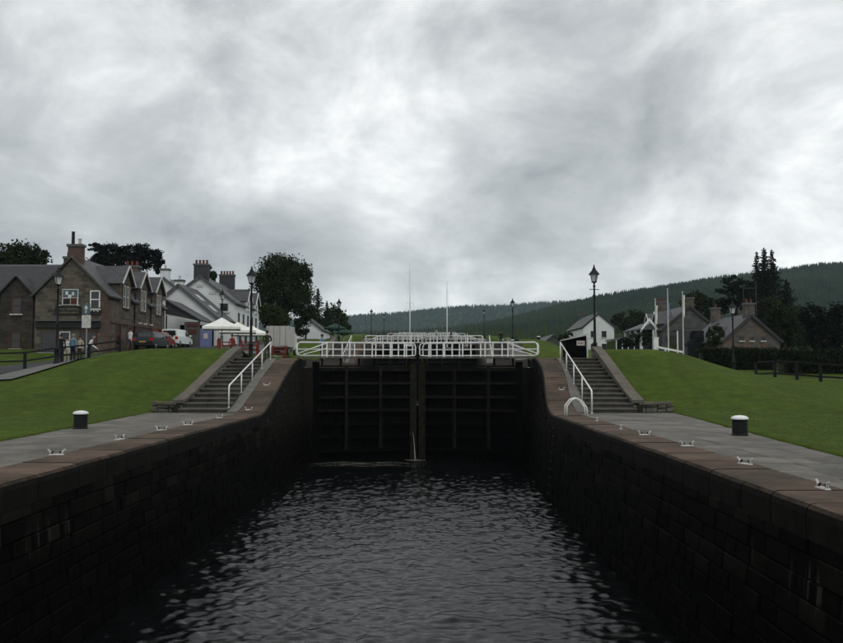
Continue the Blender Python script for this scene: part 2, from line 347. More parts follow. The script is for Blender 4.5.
# ------------------------------------------------------------------ the lie of the land
RISE, STEP, Y0, Y1, GATE = 2.55, 52.0, 36.2, 47.7, 49.3
ZW = -3.5                                # water of the near lock
def prof(Y):
    Y = np.asarray(Y, float); z = np.zeros_like(Y)
    for k in range(4): z = z + RISE * np.clip((Y - Y0 - STEP * k) / (Y1 - Y0), 0, 1)
    return z
def profs(Y):                            # the coping eases into the ramp
    return (prof(Y - .7) + prof(Y) + prof(Y + .7)) / 3
def xr_top(Y): return 5.4 + 1.0 * sst(35, 47, Y)
def xl_top(Y): return -7.0 - .35 * sst(35, 47, Y)
def xr_bot(Y): return 5.02 + .55 * sst(36, 49, Y)
def xl_bot(Y): return -6.78 + .20 * sst(36, 49, Y)
def face_x(side, Y, z):
    t = np.clip((z - (ZW - .5)) / (profs(Y) - (ZW - .5)), 0, 1)
    return lerp(xr_bot(Y), xr_top(Y), t) if side > 0 else lerp(xl_bot(Y), xl_top(Y), t)
def base_z(Y): return np.minimum(3.2 + .05 * (np.asarray(Y, float) - 62), 13.0)
def path_edge(side, Y): return 7.1 + .105 * Y if side > 0 else -(9.6 + .07 * Y)
def ground_z(side, X, Y):
    X = np.asarray(X, float); Y = np.asarray(Y, float); a = np.abs(X)
    s = np.maximum(a - np.abs(path_edge(side, np.minimum(Y, 38))), 0)
    if side < 0: H = np.interp(a, [0, 16.5, 18.8, 21, 23.3, 30], [3.15, 3.15, 2.9, 2.4, 2.0, 1.9])
    else: H = np.interp(a, [0, 13.5, 15.5, 17, 18, 19.2, 21, 24, 40], [3.1, 3.1, 2.8, 2.3, 2.0, 1.68, 1.38, 1.3, 1.5])
    L = 12 + .75 * s; t = np.clip((Y - (49.5 - L)) / L, 0, 1); t = t * t * (1.6 - .6 * t) * .45 + t * .55
    low = H * t + .018 * s * (1 - t)
    far = base_z(Y) - (0 if side < 0 else 1) * 1.8 * sst(13, 20, a) * (1 - .0 * Y)
    z = lerp(low, far, sst(49.5, 64, Y))
    bank = prof(Y) + .06 + .45 * (sst(88, 99, Y) - sst(102, 116, Y) + sst(140, 151, Y) - sst(154, 168, Y))
    near = (1 - sst(12.5, 18, a)) * sst(50, 54, Y)
    z = lerp(z, bank, near)
    return z + .05 * wob2(X, Y, .35) * sst(.3, 3, s)

# lawns: one sheet each side from the towpath edge outward
for side, nm in ((-1, 'lawn_left'), (1, 'lawn_right')):
    ys = np.concatenate([np.arange(2, 37.9, .45), [37.9, 38.15], np.arange(38.5, 62, .4), np.arange(62, 130, 1.2), np.arange(130, 420, 6.0)])
    fl = 11.05 if side < 0 else 9.9
    us = np.linspace(0, 1, 150) ** 1.8
    XX = []
    for y in ys:
        e = abs(path_edge(side, y)) if y < 38 else (fl if y < 48.3 else lerp(fl, 11.2, min(1, (y - 48.3) / 3)))
        if y < 38: e += .06 * float(wob2(y * 3.1, y * 1.7, 1.0)) + .03 * float(wob2(y * 9.0, y, 1.0)) - .02
        XX.append(e + us * (190 - e))
    X = np.array(XX) * side; Y = np.repeat(ys[:, None], len(us), 1)
    tag(grid(nm, X, Y, ground_z(side, X, Y), 'grass'), kind='structure')
# wide base ground to the horizon under everything
b = MB().box(-9000, -30, -400, 1.9, -.5, -.1).box(30, 9000, -400, 1.9, -.5, -.1); 
tag(b.build('ground', 'grass'), kind='structure')

# water of the near lock: real ripples
xs = np.linspace(-7.3, 6.3, 280); ys = np.linspace(6, 51.5, 860)
X, Y = np.meshgrid(xs, ys); Z = np.full_like(X, ZW)
wr = np.random.default_rng(5)
for k in range(60):
    lam = wr.uniform(.20, .52) if k % 4 else wr.uniform(.6, 1.5); th = wr.normal(1.54, .75); kx, ky = math.cos(th) * 6.283 / lam, math.sin(th) * 6.283 / lam
    ph = wr.uniform(0, 6.28); w = .0053 * lam
    env = .75 + .75 * np.sin(X * wr.uniform(-.5, .5) + Y * wr.uniform(-.3, .3) + ph * 2)
    Z += w * env * np.sin(X * kx + Y * ky + ph + .6 * np.sin(X * .7 + Y * .45 + k))
near_gate = sst(43.5, 48.5, Y)
Z += .028 * near_gate * np.sin(X * 9 + 3 * np.sin(Y * 4)) * np.sin(Y * 8 + 2 * np.sin(X * 3.1)) * (.4 + .6 * sst(-1, -4, X))
tag(grid('water', X, Y, Z, 'water'), kind='structure')
tag(MB().box(-7, 6, 51.5, 101, -.95, -.9).build('water_second_lock', 'water'), kind='structure')
tag(MB().box(-7, 6, 103.2, 153, 4.2, 4.25).build('water_third_lock', 'water'), kind='structure')

# ------------------------------------------------------------------ lock walls
def stone_var(k):
    r = random.Random(100 + k); c = .035
    def j(a): return r.uniform(-a, a)
    back = [(-.5, -.5, -.5), (-.5, .5, -.5), (-.5, .5, .5), (-.5, -.5, .5)]
    mid = [(.42, -.5, -.5), (.42, .5, -.5), (.42, .5, .5), (.42, -.5, .5)]
    fr = [(.5 + j(.025), -.5 + c + j(.012), -.5 + .06 + j(.02)), (.5 + j(.025), .5 - c + j(.012), -.5 + .06 + j(.02)), (.5 + j(.025), .5 - c + j(.012), .5 - .06 + j(.02)), (.5 + j(.025), -.5 + c + j(.012), .5 - .06 + j(.02))]
    ce = [(.505 + j(.02), j(.2), j(.2))]
    fs = [(3, 2, 1, 0)] + [(i, (i + 1) % 4, 4 + (i + 1) % 4, 4 + i) for i in range(4)] + [(4 + i, 4 + (i + 1) % 4, 8 + (i + 1) % 4, 8 + i) for i in range(4)] + [(8 + i, 8 + (i + 1) % 4, 12) for i in range(4)]
    me = bpy.data.meshes.new('stone'); me.from_pydata(back + mid + fr + ce, [], fs); me.materials.append(MATS['wet_stone']); me.update(); return me
SV = [stone_var(k) for k in range(14)]
def lock_wall(side):
    w = thing('lock_wall', 'long black wet masonry wall along the %s side of the near lock, red coping on top' % ('left' if side < 0 else 'right'), 'lock wall', ((-7 if side < 0 else 5.4), 30, ZW))
    # backing behind the facing stones
    ys = np.concatenate([np.arange(1, 35, 2.0), np.arange(35, 51.2, .5)]); zs = np.linspace(0, 1, 8)
    Y = np.repeat(ys[:, None], 8, 1); Zt = profs(ys)[:, None] - .45; Z = (ZW - 1) + zs[None, :] * (Zt - ZW + 1)
    X = face_x(side, Y, Z) + side * .07
    lo = np.array(w.location); grid('backing', X - lo[0], Y - lo[1], Z - lo[2], 'joint', w)
    stones = []; zc = ZW - .62; row = 0
    hs = [.32, .29, .34, .30, .27, .33, .30, .31]
    while zc < RISE:
        h = hs[row % 8]; y = 4 + random.uniform(0, .8); row += 1
        while y < 49.6:
            L = random.uniform(.45, 1.1); L = min(L, 49.9 - y)
            top = min(float(profs(y)), float(profs(y + L))) - .5
            hh = min(h, top - zc)
            if hh > .08 and L > .2: stones.append((y, L, zc, hh))
            y += L
        zc += h
    def vis(t):
        y, L, z, h = t; xm = abs(float(face_x(side, y, z))); d = math.hypot(y, xm); inview = abs(xm) / max(y, .1) < .53 and z > ZW - .35
        return L * h * xm / d ** 3 if inview else -1
    stones.sort(key=vis, reverse=True); rest = MB()
    for i, (y, L, z, h) in enumerate(stones):
        yc, zc_ = y + L / 2, z + h / 2
        xf = float(face_x(side, yc, zc_)); dx = float(face_x(side, y + L, zc_) - face_x(side, y, zc_)); bz = float(face_x(side, yc, z + h) - face_x(side, yc, z))
        me = SV[(i * 5 + 3) % 14]; dep = .30
        proud = random.uniform(-.02, .012)
        rot = Euler((0, (math.atan2(bz, h)) * (1 if side < 0 else -1), (0 if side < 0 else math.pi) - math.atan2(dx, L)), 'XYZ')
        Mx = Matrix.LocRotScale(Vector((xf + side * (dep / 2 - proud), yc, zc_)) - w.location, rot, Vector((dep, L - .016, h - .014)))
        if i < 300 and vis((y, L, z, h)) > 0:
            o = bpy.data.objects.new('stone', me); COL.objects.link(o); o.parent = w; o.matrix_local = Mx
        else: rest.add([Mx @ q.co for q in me.vertices], [tuple(p.vertices) for p in me.polygons])
    tag(rest.build('far_stones', 'wet_stone', w, local=True), kind='stuff')
    # coping stones, bullnosed toward the water
    y = 2.0
    while y < 51:
        L = random.uniform(1.15, 1.75); e = min(y + L, 51.0); dz = random.uniform(-.008, .008); n = 2; mb = MB()
        secs = []
        for q in range(n + 1):
            yy = lerp(y + .012, e - .012, q / n); xt = float(xr_top(yy) if side > 0 else xl_top(yy)); zt = float(profs(yy)) + dz; s = side
            ov = -.035 * s
            wd = 1.12 + (.0)
            secs.append([(xt + ov, zt - .50), (xt + ov, zt - .16), (xt + ov + s * .02, zt - .07), (xt + ov + s * .07, zt - .018), (xt + ov + s * .15, zt), (xt + s * wd, zt + .004), (xt + s * wd, zt - .5)])
        vs = []; fs = []; m_ = 7
        for q, sc in enumerate(secs):
            yy = lerp(y + .012, e - .012, q / n); vs += [(a, yy, z_) for a, z_ in sc]
        for q in range(n): fs += [(q * m_ + k, q * m_ + (k + 1) % m_, (q + 1) * m_ + (k + 1) % m_, (q + 1) * m_ + k) for k in range(m_)]
        fs += [tuple(range(m_ - 1, -1, -1)), tuple(n * m_ + k for k in range(m_))]
        mb.add(vs, fs); mb.build('coping_stone', 'coping', w); y = e
    # the upper locks' walls, far off
    ys = np.arange(51, 262, 1.0); up = MB(); x0 = 6.3 if side > 0 else -7.3
    Z = prof(ys); X = np.stack([np.full_like(ys, x0), np.full_like(ys, x0), np.full_like(ys, x0 + side * 1.2), np.full_like(ys, x0 + side * 1.2)], 1)
    Y = np.repeat(ys[:, None], 4, 1); ZZ = np.stack([Z - 6, Z, Z + .003, Z - .5], 1)
    grid('upper_coping', X - lo[0], Y - lo[1], ZZ - lo[2], 'coping', w, smooth=False)
    # jamb beside the gate
    jx = 5.72 if side > 0 else -6.62
    mb = MB()
    if side > 0: mb.box(jx, jx + 1.0, 48.9, 51.4, ZW - 1, 2.0)
    else: mb.box(jx - 1.0, jx, 48.9, 51.4, ZW - 1, 2.0)
    mb.build('gate_jamb', 'wet_stone', w)
    return w
lock_wall(-1); lock_wall(1)

# ------------------------------------------------------------------ towpaths
for side in (-1, 1):
    nm = 'towpath_left' if side < 0 else 'towpath_right'
    ys = np.arange(2, 38.6, .6); inn = np.array([abs(float(xr_top(y) if side > 0 else xl_top(y))) + 1.14 for y in ys]); out = np.abs([path_edge(side, min(y, 38)) for y in ys]) + .25
    X = np.stack([inn, out], 1) * side; Y = np.repeat(ys[:, None], 2, 1)
    bed = tag(grid(nm, X, Y, np.full_like(X, -.035), 'joint', smooth=False), kind='structure')
    y = 3.0; row = 0
    while y < 36.2:
        L = random.uniform(.95, 1.25); L = min(L, 36.3 - y)
        if L < .3: break
        xi = abs(float(xr_top(y + L / 2) if side > 0 else xl_top(y + L / 2))) + 1.135; xo = abs(path_edge(side, y + L / 2)) - random.uniform(-.03, .06)
        n = 3; cuts = [0] + sorted(k / n + random.uniform(-.09, .09) for k in range(1, n)) + [1]
        for a, c in zip(cuts, cuts[1:]):
            x0, x1 = lerp(xi, xo, a) + .008, lerp(xi, xo, c) - .008; z = random.uniform(-.006, .005)
            t = [random.uniform(-.004, .004) for _ in range(4)]
            q = [(x0, y + .009), (x1, y + .009), (x1, y + L - .009), (x0, y + L - .009)]; cc = .012
            qi = [(x0 + cc, y + .009 + cc), (x1 - cc, y + .009 + cc), (x1 - cc, y + L - .009 - cc), (x0 + cc, y + L - .009 - cc)]
            mb = MB().add([(px * side, py, -.06) for px, py in q] + [(px * side, py, z - .012 + t[i]) for i, (px, py) in enumerate(q)] + [(px * side, py, z + t[i]) for i, (px, py) in enumerate(qi)],
                          [(0, 1, 5, 4), (1, 2, 6, 5), (2, 3, 7, 6), (3, 0, 4, 7), (4, 5, 9, 8), (5, 6, 10, 9), (6, 7, 11, 10), (7, 4, 8, 11), (8, 9, 10, 11)])
            mb.build('paving_slab', 'slab', bed)
        y += L; row += 1
    # upper terraces, stepping with the locks
    ys = np.arange(47.6, 262, .8); x0 = 7.4 if side > 0 else -8.4; x1 = 12.0 * side
    X = np.stack([np.full_like(ys, x0), np.full_like(ys, x1)], 1); Y = np.repeat(ys[:, None], 2, 1); Z = np.repeat((prof(ys) + .0)[:, None], 2, 1) - .01
    tag(grid(nm.replace('towpath', 'terrace'), X, Y, Z, 'pavement_grey', smooth=False), kind='structure')

# ------------------------------------------------------------------ flights of steps, flank walls, handrails
def steps(side, label):
    xa0, xb0, xa1, xb1 = (8.55, 10.75, 9.05, 10.75) if side < 0 else (7.15, 9.2, 7.85, 9.75)
    t = thing('stone_steps', label, 'steps', (side * 9, Y0, 0), group='flights of stone steps beside the locks')
    n = 13; rz = RISE / n; tr = (Y1 - Y0) / n
    for i in range(n):
        y = Y0 + i * tr; f = i / n; xa, xb = lerp(xa0, xa1, f) + .004, lerp(xb0, xb1, f) - .004; z = (i + 1) * rz + random.uniform(-.01, .01)
        mb = MB(); c = .025
        pr = [(y + .02, z - .07), (y + .02, z - rz - .25), (y + tr + .06, z - rz - .25), (y + tr + .06, z), (y - .04 + c, z), (y - .04, z - c), (y - .04, z - .065)]
        a, b_ = sorted((xa * side, xb * side)); mb.prism(pr, a, b_, 'x'); mb.build('step', 'step_stone', t)
    # sloping stringer carrying the handrail
    mb = MB(); ys = np.linspace(Y0 - .3, Y1 + .2, 14); vs = []; fs = []
    for y in ys:
        f = np.clip((y - Y0) / (Y1 - Y0), 0, 1); xi = abs(float(xr_top(y) if side > 0 else xl_top(y))) + 1.13; xo = lerp(xa0, xa1, f); z = float(profs(y)) + .03
        vs += [(xi * side, y, z - .6), (xi * side, y, z), (xo * side, y, z + .02), (xo * side, y, z - .6)]
    for q in range(13): fs += [(q * 4 + k, q * 4 + (k + 1) % 4, q * 4 + 4 + (k + 1) % 4, q * 4 + 4 + k) for k in range(4)]
    fs += [(0, 1, 2, 3), (52, 53, 54, 55)]
    mb.add(vs, fs).build('stringer', 'stringer', t)
    return t
def flank(side, label):
    t = thing('flank_wall', label, 'wall', (side * 10, Y0 + 1, 0), group='sloping flank walls beside the steps')
    xi0, xi1 = (10.78, 10.78) if side < 0 else (9.22, 9.78); wd = .42
    y0, y1 = Y0 + .9, Y1 + .9
    def zt(y): return .50 + np.clip((y - Y0 - 1.2) / (Y1 - Y0 - .6), 0, 1) * 2.72
    def xi(y): return lerp(xi0, xi1, (y - Y0) / (Y1 - Y0))
    mb = MB(); ys = np.linspace(y0, y1, 12)
    for a, b_ in zip(ys, ys[1:]):
        p = [(side * xi(a), a, zt(a) - 1.6), (side * (xi(a) + wd), a, zt(a) - 1.6), (side * (xi(b_) + wd), b_, zt(b_) - 1.6), (side * xi(b_), b_, zt(b_) - 1.6)]
        mb.hexa(p + [(x, y, float(zt(y)) - .1) for x, y, _ in p])
    # outward return at the foot
    r1 = (12.3 if side < 0 else 11.1)
    mb.hexa([(side * (xi0 + .1), y0 + .0, -.3), (side * r1, y0 + .55, -.3), (side * r1, y0 + .95, -.3), (side * (xi0 + .1), y0 + .45, -.3),
             (side * (xi0 + .1), y0 + .0, .32), (side * r1, y0 + .55, .32), (side * r1, y0 + .95, .32), (side * (xi0 + .1), y0 + .45, .32)])
    mb.build('core', 'joint', t)
    rb = MB()
    def rubble(p0, p1, zlo, zhi, nrm):        # rubble stones on a face from p0 to p1
        p0, p1 = Vector(p0), Vector(p1); L = (p1 - p0).length; d = (p1 - p0) / L; n = Vector((nrm[0], nrm[1], 0)); s = 0.0
        while s < L:
            w = random.uniform(.28, .6); f = (s + w / 2) / L; z = zlo(f); top = zhi(f)
            while z < top - .05:
                h = min(random.uniform(.16, .30), top - z); c = p0 + d * (s + w / 2); o = random.uniform(.02, .07)
                for a, b_ in ((0, 0),):
                    k = .03; e = w / 2 - .012
                    P_ = lambda u, zz, q: (c.x + d.x * u + n.x * q, c.y + d.y * u + n.y * q, zz)
                    rb.add([P_(-e, z + .01, 0), P_(e, z + .01, 0), P_(e, z + h - .01, 0), P_(-e, z + h - .01, 0), P_(-e + k, z + .01 + k, o), P_(e - k, z + .01 + k, o + random.uniform(-.02, .02)), P_(e - k, z + h - .01 - k, o), P_(-e + k, z + h - .01 - k, o + random.uniform(-.02, .02))],
                           [(4, 5, 6, 7), (0, 1, 5, 4), (1, 2, 6, 5), (2, 3, 7, 6), (3, 0, 4, 7)])
                z += h
            s += w
    rubble((side * xi(y0), y0), (side * xi(y1), y1), lambda f: float(prof(lerp(y0, y1, f))) - .2, lambda f: float(zt(lerp(y0, y1, f))) - .1, (-side, 0))
    rubble((side * (xi0 + .02), y0), (side * r1, y0 + .55), lambda f: -.05, lambda f: .32, (0, -1))
    tag(rb.build('rubble_facing', 'rubble', t), kind='stuff')
    ys = np.linspace(y0 - .05, y1 + .05, 8)
    for a, b_ in zip(ys, ys[1:]):
        a_, b2 = a + .01, b_ - .01; m_ = MB(); q = .05
        p = [(side * (xi(a) - q), a_), (side * (xi(a) + wd + q), a_), (side * (xi(b_) + wd + q), b2), (side * (xi(b_) - q), b2)]
        if side < 0: p = [p[1], p[0], p[3], p[2]]
        dz = random.uniform(-.012, .012)
        m_.hexa([(x, y, float(zt(y)) - .1) for x, y in p] + [(x, y, float(zt(y)) + .03 + dz) for x, y in p]); m_.build('cap_stone', 'flank_cap', t)
    for k in range(2):
        f0, f1 = k / 2, (k + 1) / 2; m_ = MB(); A = (xi0 + .3, y0 + .05); B = (r1 + .05, y0 + .62)
        x0, yy0 = lerp(A[0], B[0], f0) + .006, lerp(A[1], B[1], f0); x1, yy1 = lerp(A[0], B[0], f1) - .006, lerp(A[1], B[1], f1)
        m_.hexa([(side * x0, yy0 - .1, .32), (side * x1, yy1 - .1, .32), (side * x1, yy1 + .42, .32), (side * x0, yy0 + .42, .32),
                 (side * x0, yy0 - .1, .43), (side * x1, yy1 - .1, .43), (side * x1, yy1 + .42, .43), (side * x0, yy0 + .42, .43)]); m_.build('cap_stone', 'flank_cap', t)
    return t
def handrail(side, label):
    x0, x1 = (-8.72, -8.82) if side < 0 else (7.08, 7.70)
    y0, y1 = (37.0, 47.4) if side < 0 else (35.4, 47.3)
    t = thing('handrail', label, 'handrail', (x0, y0, 0), group='white handrails beside the steps')
    P = lambda f, h: (lerp(x0, x1, f), lerp(y0, y1, f), max(float(profs(lerp(y0, y1, f))), 0) + .02 + h)
    a, b_ = P(0, .98), P(1, .98)
    MB().tube([P(0, .0), (a[0], a[1], a[2] - .10), (a[0], a[1] + .04, a[2] - .02), (a[0], a[1] + .14, a[2] + .03), b_], .036, 8).build('top_rail', 'white_paint', t, smooth=True)
    for f in (.25, .5, .75, .995):
        p = P(f, 0); zr = lerp(a[2], b_[2], f); MB().tube([p, (p[0], p[1], zr)], .032, 8).build('post', 'white_paint', t, smooth=True)
    for f in (0, .25, .5, .75, .995):
        p = P(f, 0); MB().lathe([(.07, -.01), (.07, .02), (.04, .03)], 8, p).build('foot_plate', 'old_white', t)
    return t
LW = {-1: 'left', 1: 'right'}
for s in (-1, 1):
    st = steps(s, 'broad flight of dark stone steps on the %s of the near lock' % LW[s])
    fw = flank(s, 'sloping rubble flank wall with stone cap between the near %s steps and the lawn' % LW[s])
    hr = handrail(s, 'white tubular handrail climbing the near %s steps' % LW[s])
    for k in (1, 2):
        wh = ('beyond the first lock gate', 'beyond the second lock gate')[k - 1]
        for o, nm in ((st, 'far flight of stone steps'), (fw, 'far sloping flank wall'), (hr, 'far white diagonal handrail')):
            if k == 2 and o is fw: continue
            copy_tree(o, None, '%s on the %s bank %s' % (nm, LW[s], wh), o.location + Vector((0, STEP * k, RISE * k)))

# ------------------------------------------------------------------ lock gates
def gate_leaf(side, label):
    hx = -6.62 if side < 0 else 5.72; L = 6.2
    t = thing('lock_gate', label, 'lock gate', (hx, GATE, 0), (1 if side < 0 else -1) * R(12), group='timber lock gates with white railings')
    s = 1 if side < 0 else -1
    def B(mb, x0, x1, y0, y1, z0, z1): a, b_ = sorted((x0 * s, x1 * s)); return mb.box(a, b_, y0, y1, z0, z1)
    pl = MB(); x = .3; 
    while x < L - .3:
        w = min(random.uniform(.26, .34), L - .25 - x); B(pl, x + .008, x + w - .008, .02 + random.uniform(0, .02), .12, ZW - .8, 1.98); x += w
    B(pl, .2, L - .2, .09, .13, ZW - .8, 1.98)
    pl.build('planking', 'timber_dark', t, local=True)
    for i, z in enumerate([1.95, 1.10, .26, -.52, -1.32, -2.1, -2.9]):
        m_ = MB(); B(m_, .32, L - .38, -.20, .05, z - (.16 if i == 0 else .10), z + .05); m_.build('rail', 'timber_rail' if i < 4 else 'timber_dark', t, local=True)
    for x in (1.95, 4.0):
        m_ = MB(); B(m_, x - .09, x + .09, -.25, .04, -2.8, 2.06); m_.build('stile', 'timber_rail', t, local=True)
    m_ = MB(); B(m_, -.05, .33, -.24, .22, ZW - .8, 2.35); m_.build('heel_post', 'timber_dark', t, local=True)
    m_ = MB(); B(m_, L - .4, L - .008, -.28, .24, ZW - .8, 2.25); m_.build('mitre_post', 'timber_moss', t, local=True)
    m_ = MB(); B(m_, .3, L - .38, -.22, .20, 2.04, 2.14); m_.build('top_beam', 'timber_rail', t, local=True)
    for x in (.5, 1.6, 2.7, 3.8, 4.9, 5.8):
        m_ = MB(); B(m_, x - .06, x + .06, -.18, -.08, 2.10, 2.58); m_.build('strut', 'timber_rail', t, local=True)
    m_ = MB(); B(m_, -1.0, L - .1, -.5, .5, 2.56, 2.64); m_.build('walkway', 'deck', t, local=True)
    zt, zm, zb = 3.50, 3.09, 2.72; x0, x1 = -.98, L - .12
    for yy in (-.46, .46):
        r = .18
        loop = [(x0 + r, zb), (x0 + .04, zb + .06), (x0, zb + r), (x0, zt - r), (x0 + .06, zt - .06), (x0 + r, zt), (x1 - r, zt - .02), (x1 - .06, zt - .08), (x1, zt - .02 - r), (x1, zb + .1), (x1 - .05, zb + .02), (x1 - r, zb), (x0 + r, zb)]
        MB().tube([(a * s, yy, z) for a, z in loop], .036, 6).build('rail_frame', 'white_paint', t, smooth=True, local=True)
        MB().tube([(x0 * s, yy, zm), (x1 * s, yy, zm)], .028, 6).build('middle_rail', 'white_paint', t, smooth=True, local=True)
        for a in ((.75, 2.1, 3.45, 4.55, 5.4) if yy < 0 else (.55, 1.2, 1.75, 2.5, 3.1, 3.8, 4.25, 4.8, 5.2, 5.7)):
            m_ = MB(); B(m_, a - .036, a + .036, yy - .03, yy + .03, 2.6, zt); m_.build('rail_post', 'white_paint', t, local=True)
        MB().tube([((x0 + .05) * s, yy, zb + .12), (.72 * s, yy, zt - .05)], .034, 6).build('brace', 'white_paint', t, smooth=True, local=True)
        if yy < 0: MB().tube([((x0 + .35) * s, yy, zb + .06), (.72 * s, yy, zm + .05)], .03, 6).build('brace', 'white_paint', t, smooth=True, local=True)
    return t
gl = {}
for s in (-1, 1):
    gl[s] = gate_leaf(s, '%s leaf of the near black timber lock gate, white railing along its top' % LW[s])
    for k, wh in ((1, 'second'), (2, 'third'), (3, 'fourth')):
        copy_tree(gl[s], None, '%s leaf of the %s lock gate, its white railing just showing behind the near one' % (LW[s], wh), gl[s].location + Vector((.35 * k, STEP * k, RISE * k)))
    for k in (1, 2, 3):   # sill walls under the upper gates
        pass
for k in (0, 1, 2, 3):
    tag(MB().box(-7.2, 6.2, GATE + STEP * k + 1.6, GATE + STEP * k + 2.2, RISE * (k - 1) - 2.2, RISE * k - .3).build('gate_sill', 'wet_stone'), 'dark masonry sill behind the %s lock gate' % ('first', 'second', 'third', 'fourth')[k], 'sill')
tag(MB().box(-8.2, 7.2, 1, 262, -5.6, -4.9).build('lock_bed', 'joint'), kind='structure')
# water squirting between the mitre posts
mb = MB(); jp = []
for q in range(8):
    f = q / 7; jp.append((-.74 + .16 * f, 50.25 - .75 * f, -1.9 - 1.6 * f ** 1.7))
mb.tube(jp, [.008, .012, .014, .017, .02, .025, .035, .06], 6)
jl = mb.build('leaking_water', 'water_foam', smooth=True); tag(jl, 'white jet of water leaking between the gate leaves', 'water', kind='stuff')
mb = MB()
for q in range(120):
    a = random.gauss(-.55, .25); mb.lathe([(.004, 0), (random.uniform(.015, .06), .012), (.004, .03)], 5, (a, 49.6 + random.gauss(0, .18), ZW + random.uniform(-.005, .03)))
for q in range(2600):  # pale specks put in as colour for light caught on churned ripples
    x = random.gauss(-3.6, 1.3); b_ = random.choice((0, 0, .45, .9, 1.5)); y = 48.3 - b_ + .25 * math.sin(x * 2.3 + b_ * 4) + random.gauss(0, .10); mb.lathe([(.003, 0), (random.uniform(.008, .034), .006), (.003, .012)], 5, (x, y, ZW + random.uniform(.0, .03)))
tag(mb.build('foam_and_glint', 'foam_and_glint', smooth=True), kind='stuff')

# ------------------------------------------------------------------ mooring chocks, bollards, ladder hoops
def chock():
    t = thing('mooring_chock', '', 'mooring chock', group='white mooring chocks along the coping')
    MB().add([(-.20, -.06, 0), (.20, -.06, 0), (.20, .06, 0), (-.20, .06, 0), (-.18, -.045, .035), (.18, -.045, .035), (.18, .045, .035), (-.18, .045, .035)],
             [(4, 5, 6, 7), (0, 1, 5, 4), (1, 2, 6, 5), (2, 3, 7, 6), (3, 0, 4, 7)]).build('base_plate', 'old_white', t, local=True)
    for s in (-1, 1):
        MB().tube([(s * .15, 0, .02), (s * .165, 0, .08), (s * .19, 0, .125), (s * .225, 0, .16), (s * .25, 0, .165)], [.036, .030, .026, .022, .014], 8).build('horn', 'old_white', t, smooth=True, local=True)
        MB().tube([(s * .15, 0, .03), (s * .11, 0, .09), (s * .075, 0, .11)], [.03, .024, .014], 8).build('inner_lip', 'black_iron', t, smooth=True, local=True)
    return t
ck = chock(); first = True
LEFT = [(-8.08, 18.3, 5), (-8.2, 22.4, 70), (-8.15, 25.8, 8), (-8.05, 28.3, 25), (-8.0, 32.4, 60), (-7.75, 36.6, 40), (-7.85, 41.2, 30)]
RIGHT = [(6.25, 13.2, 95), (6.34, 16.6, -60), (6.42, 20.5, 12), (6.3, 24.0, -8), (6.22, 26.5, 80), (6.32, 30.7, 75), (6.6, 40.3, 30)]
ORD = ['first', 'second', 'third', 'fourth', 'fifth', 'sixth', 'seventh']
for nm, arr in (('left', LEFT), ('right', RIGHT)):
    for i, (x, y, a) in enumerate(arr):
        lab = '%s nearest white iron mooring chock on the %s coping' % (ORD[i], nm)
        if i == 6: lab = 'white mooring chock high on the sloping part of the %s coping' % nm
        if first: o = ck; o['label'] = lab; first = False
        else: o = copy_tree(ck, None, lab)
        dz = (float(profs(y + .3)) - float(profs(y - .3))) / .6
        o.scale = (.78, .78, .74); o.location = (x, y, float(profs(y)) + .004); o.rotation_euler = (math.atan(dz), 0, R(a))
def bollard():
    t = thing('bollard', '', 'bollard', group='black bollards with white caps')
    MB().lathe([(.235, -.05), (.235, .03), (.215, .05), (.21, .40), (.225, .44), (.225, .46)], 20).build('shaft', 'black_iron', t, local=True)
    smooth_angle(MB().lathe([(.232, .462), (.240, .49), (.215, .53), (.13, .562), (.01, .575)], 20).build('cap', 'white_paint', t, local=True), 60)
    return t
bo = bollard(); bo['label'] = 'squat black bollard with white cap at the edge of the left lawn'; bo.location = (-11.0, 26.6, -.0)
copy_tree(bo, None, 'squat black bollard with white cap at the edge of the right lawn', (9.0, 23.9, 0))
for x, y, lab in ((9.6, 103.6, 'far white-capped bollard beside the dark figure on the second terrace'), (10.9, 103.6, 'far white-capped bollard next to the lamp post on the second terrace'), (14.1, 103, 'far white-capped bollard on the grass crest right of the lamp posts')):
    copy_tree(bo, None, lab, (x, y, float(ground_z(1, x, y)) if x > 11.5 else float(prof(y))))
t = thing('ladder', 'white hooped grab rails at the head of the lock wall ladder by the right handrail', 'ladder', (5.9, 34.1, 0))
for yy in (33.85, 34.35):
    x0 = 5.75; z0 = .0
    MB().tube([(x0, yy, z0 - .02), (x0 + .02, yy, .42), (x0 + .22, yy, .66), (x0 + .42, yy, .72), (x0 + .62, yy, .60), (x0 + .80, yy, .36), (x0 + .84, yy, -.0)], .032, 8).build('hoop', 'white_paint', t, smooth=True)
for k in range(9):
    z = -.5 - k * .33; x = float(face_x(1, 34.1, z)) - .10
    MB().tube([(x + .16, 33.88, z), (x, 33.88, z), (x, 34.32, z), (x + .16, 34.32, z)], .014, 6).build('rung', 'black_iron', t)

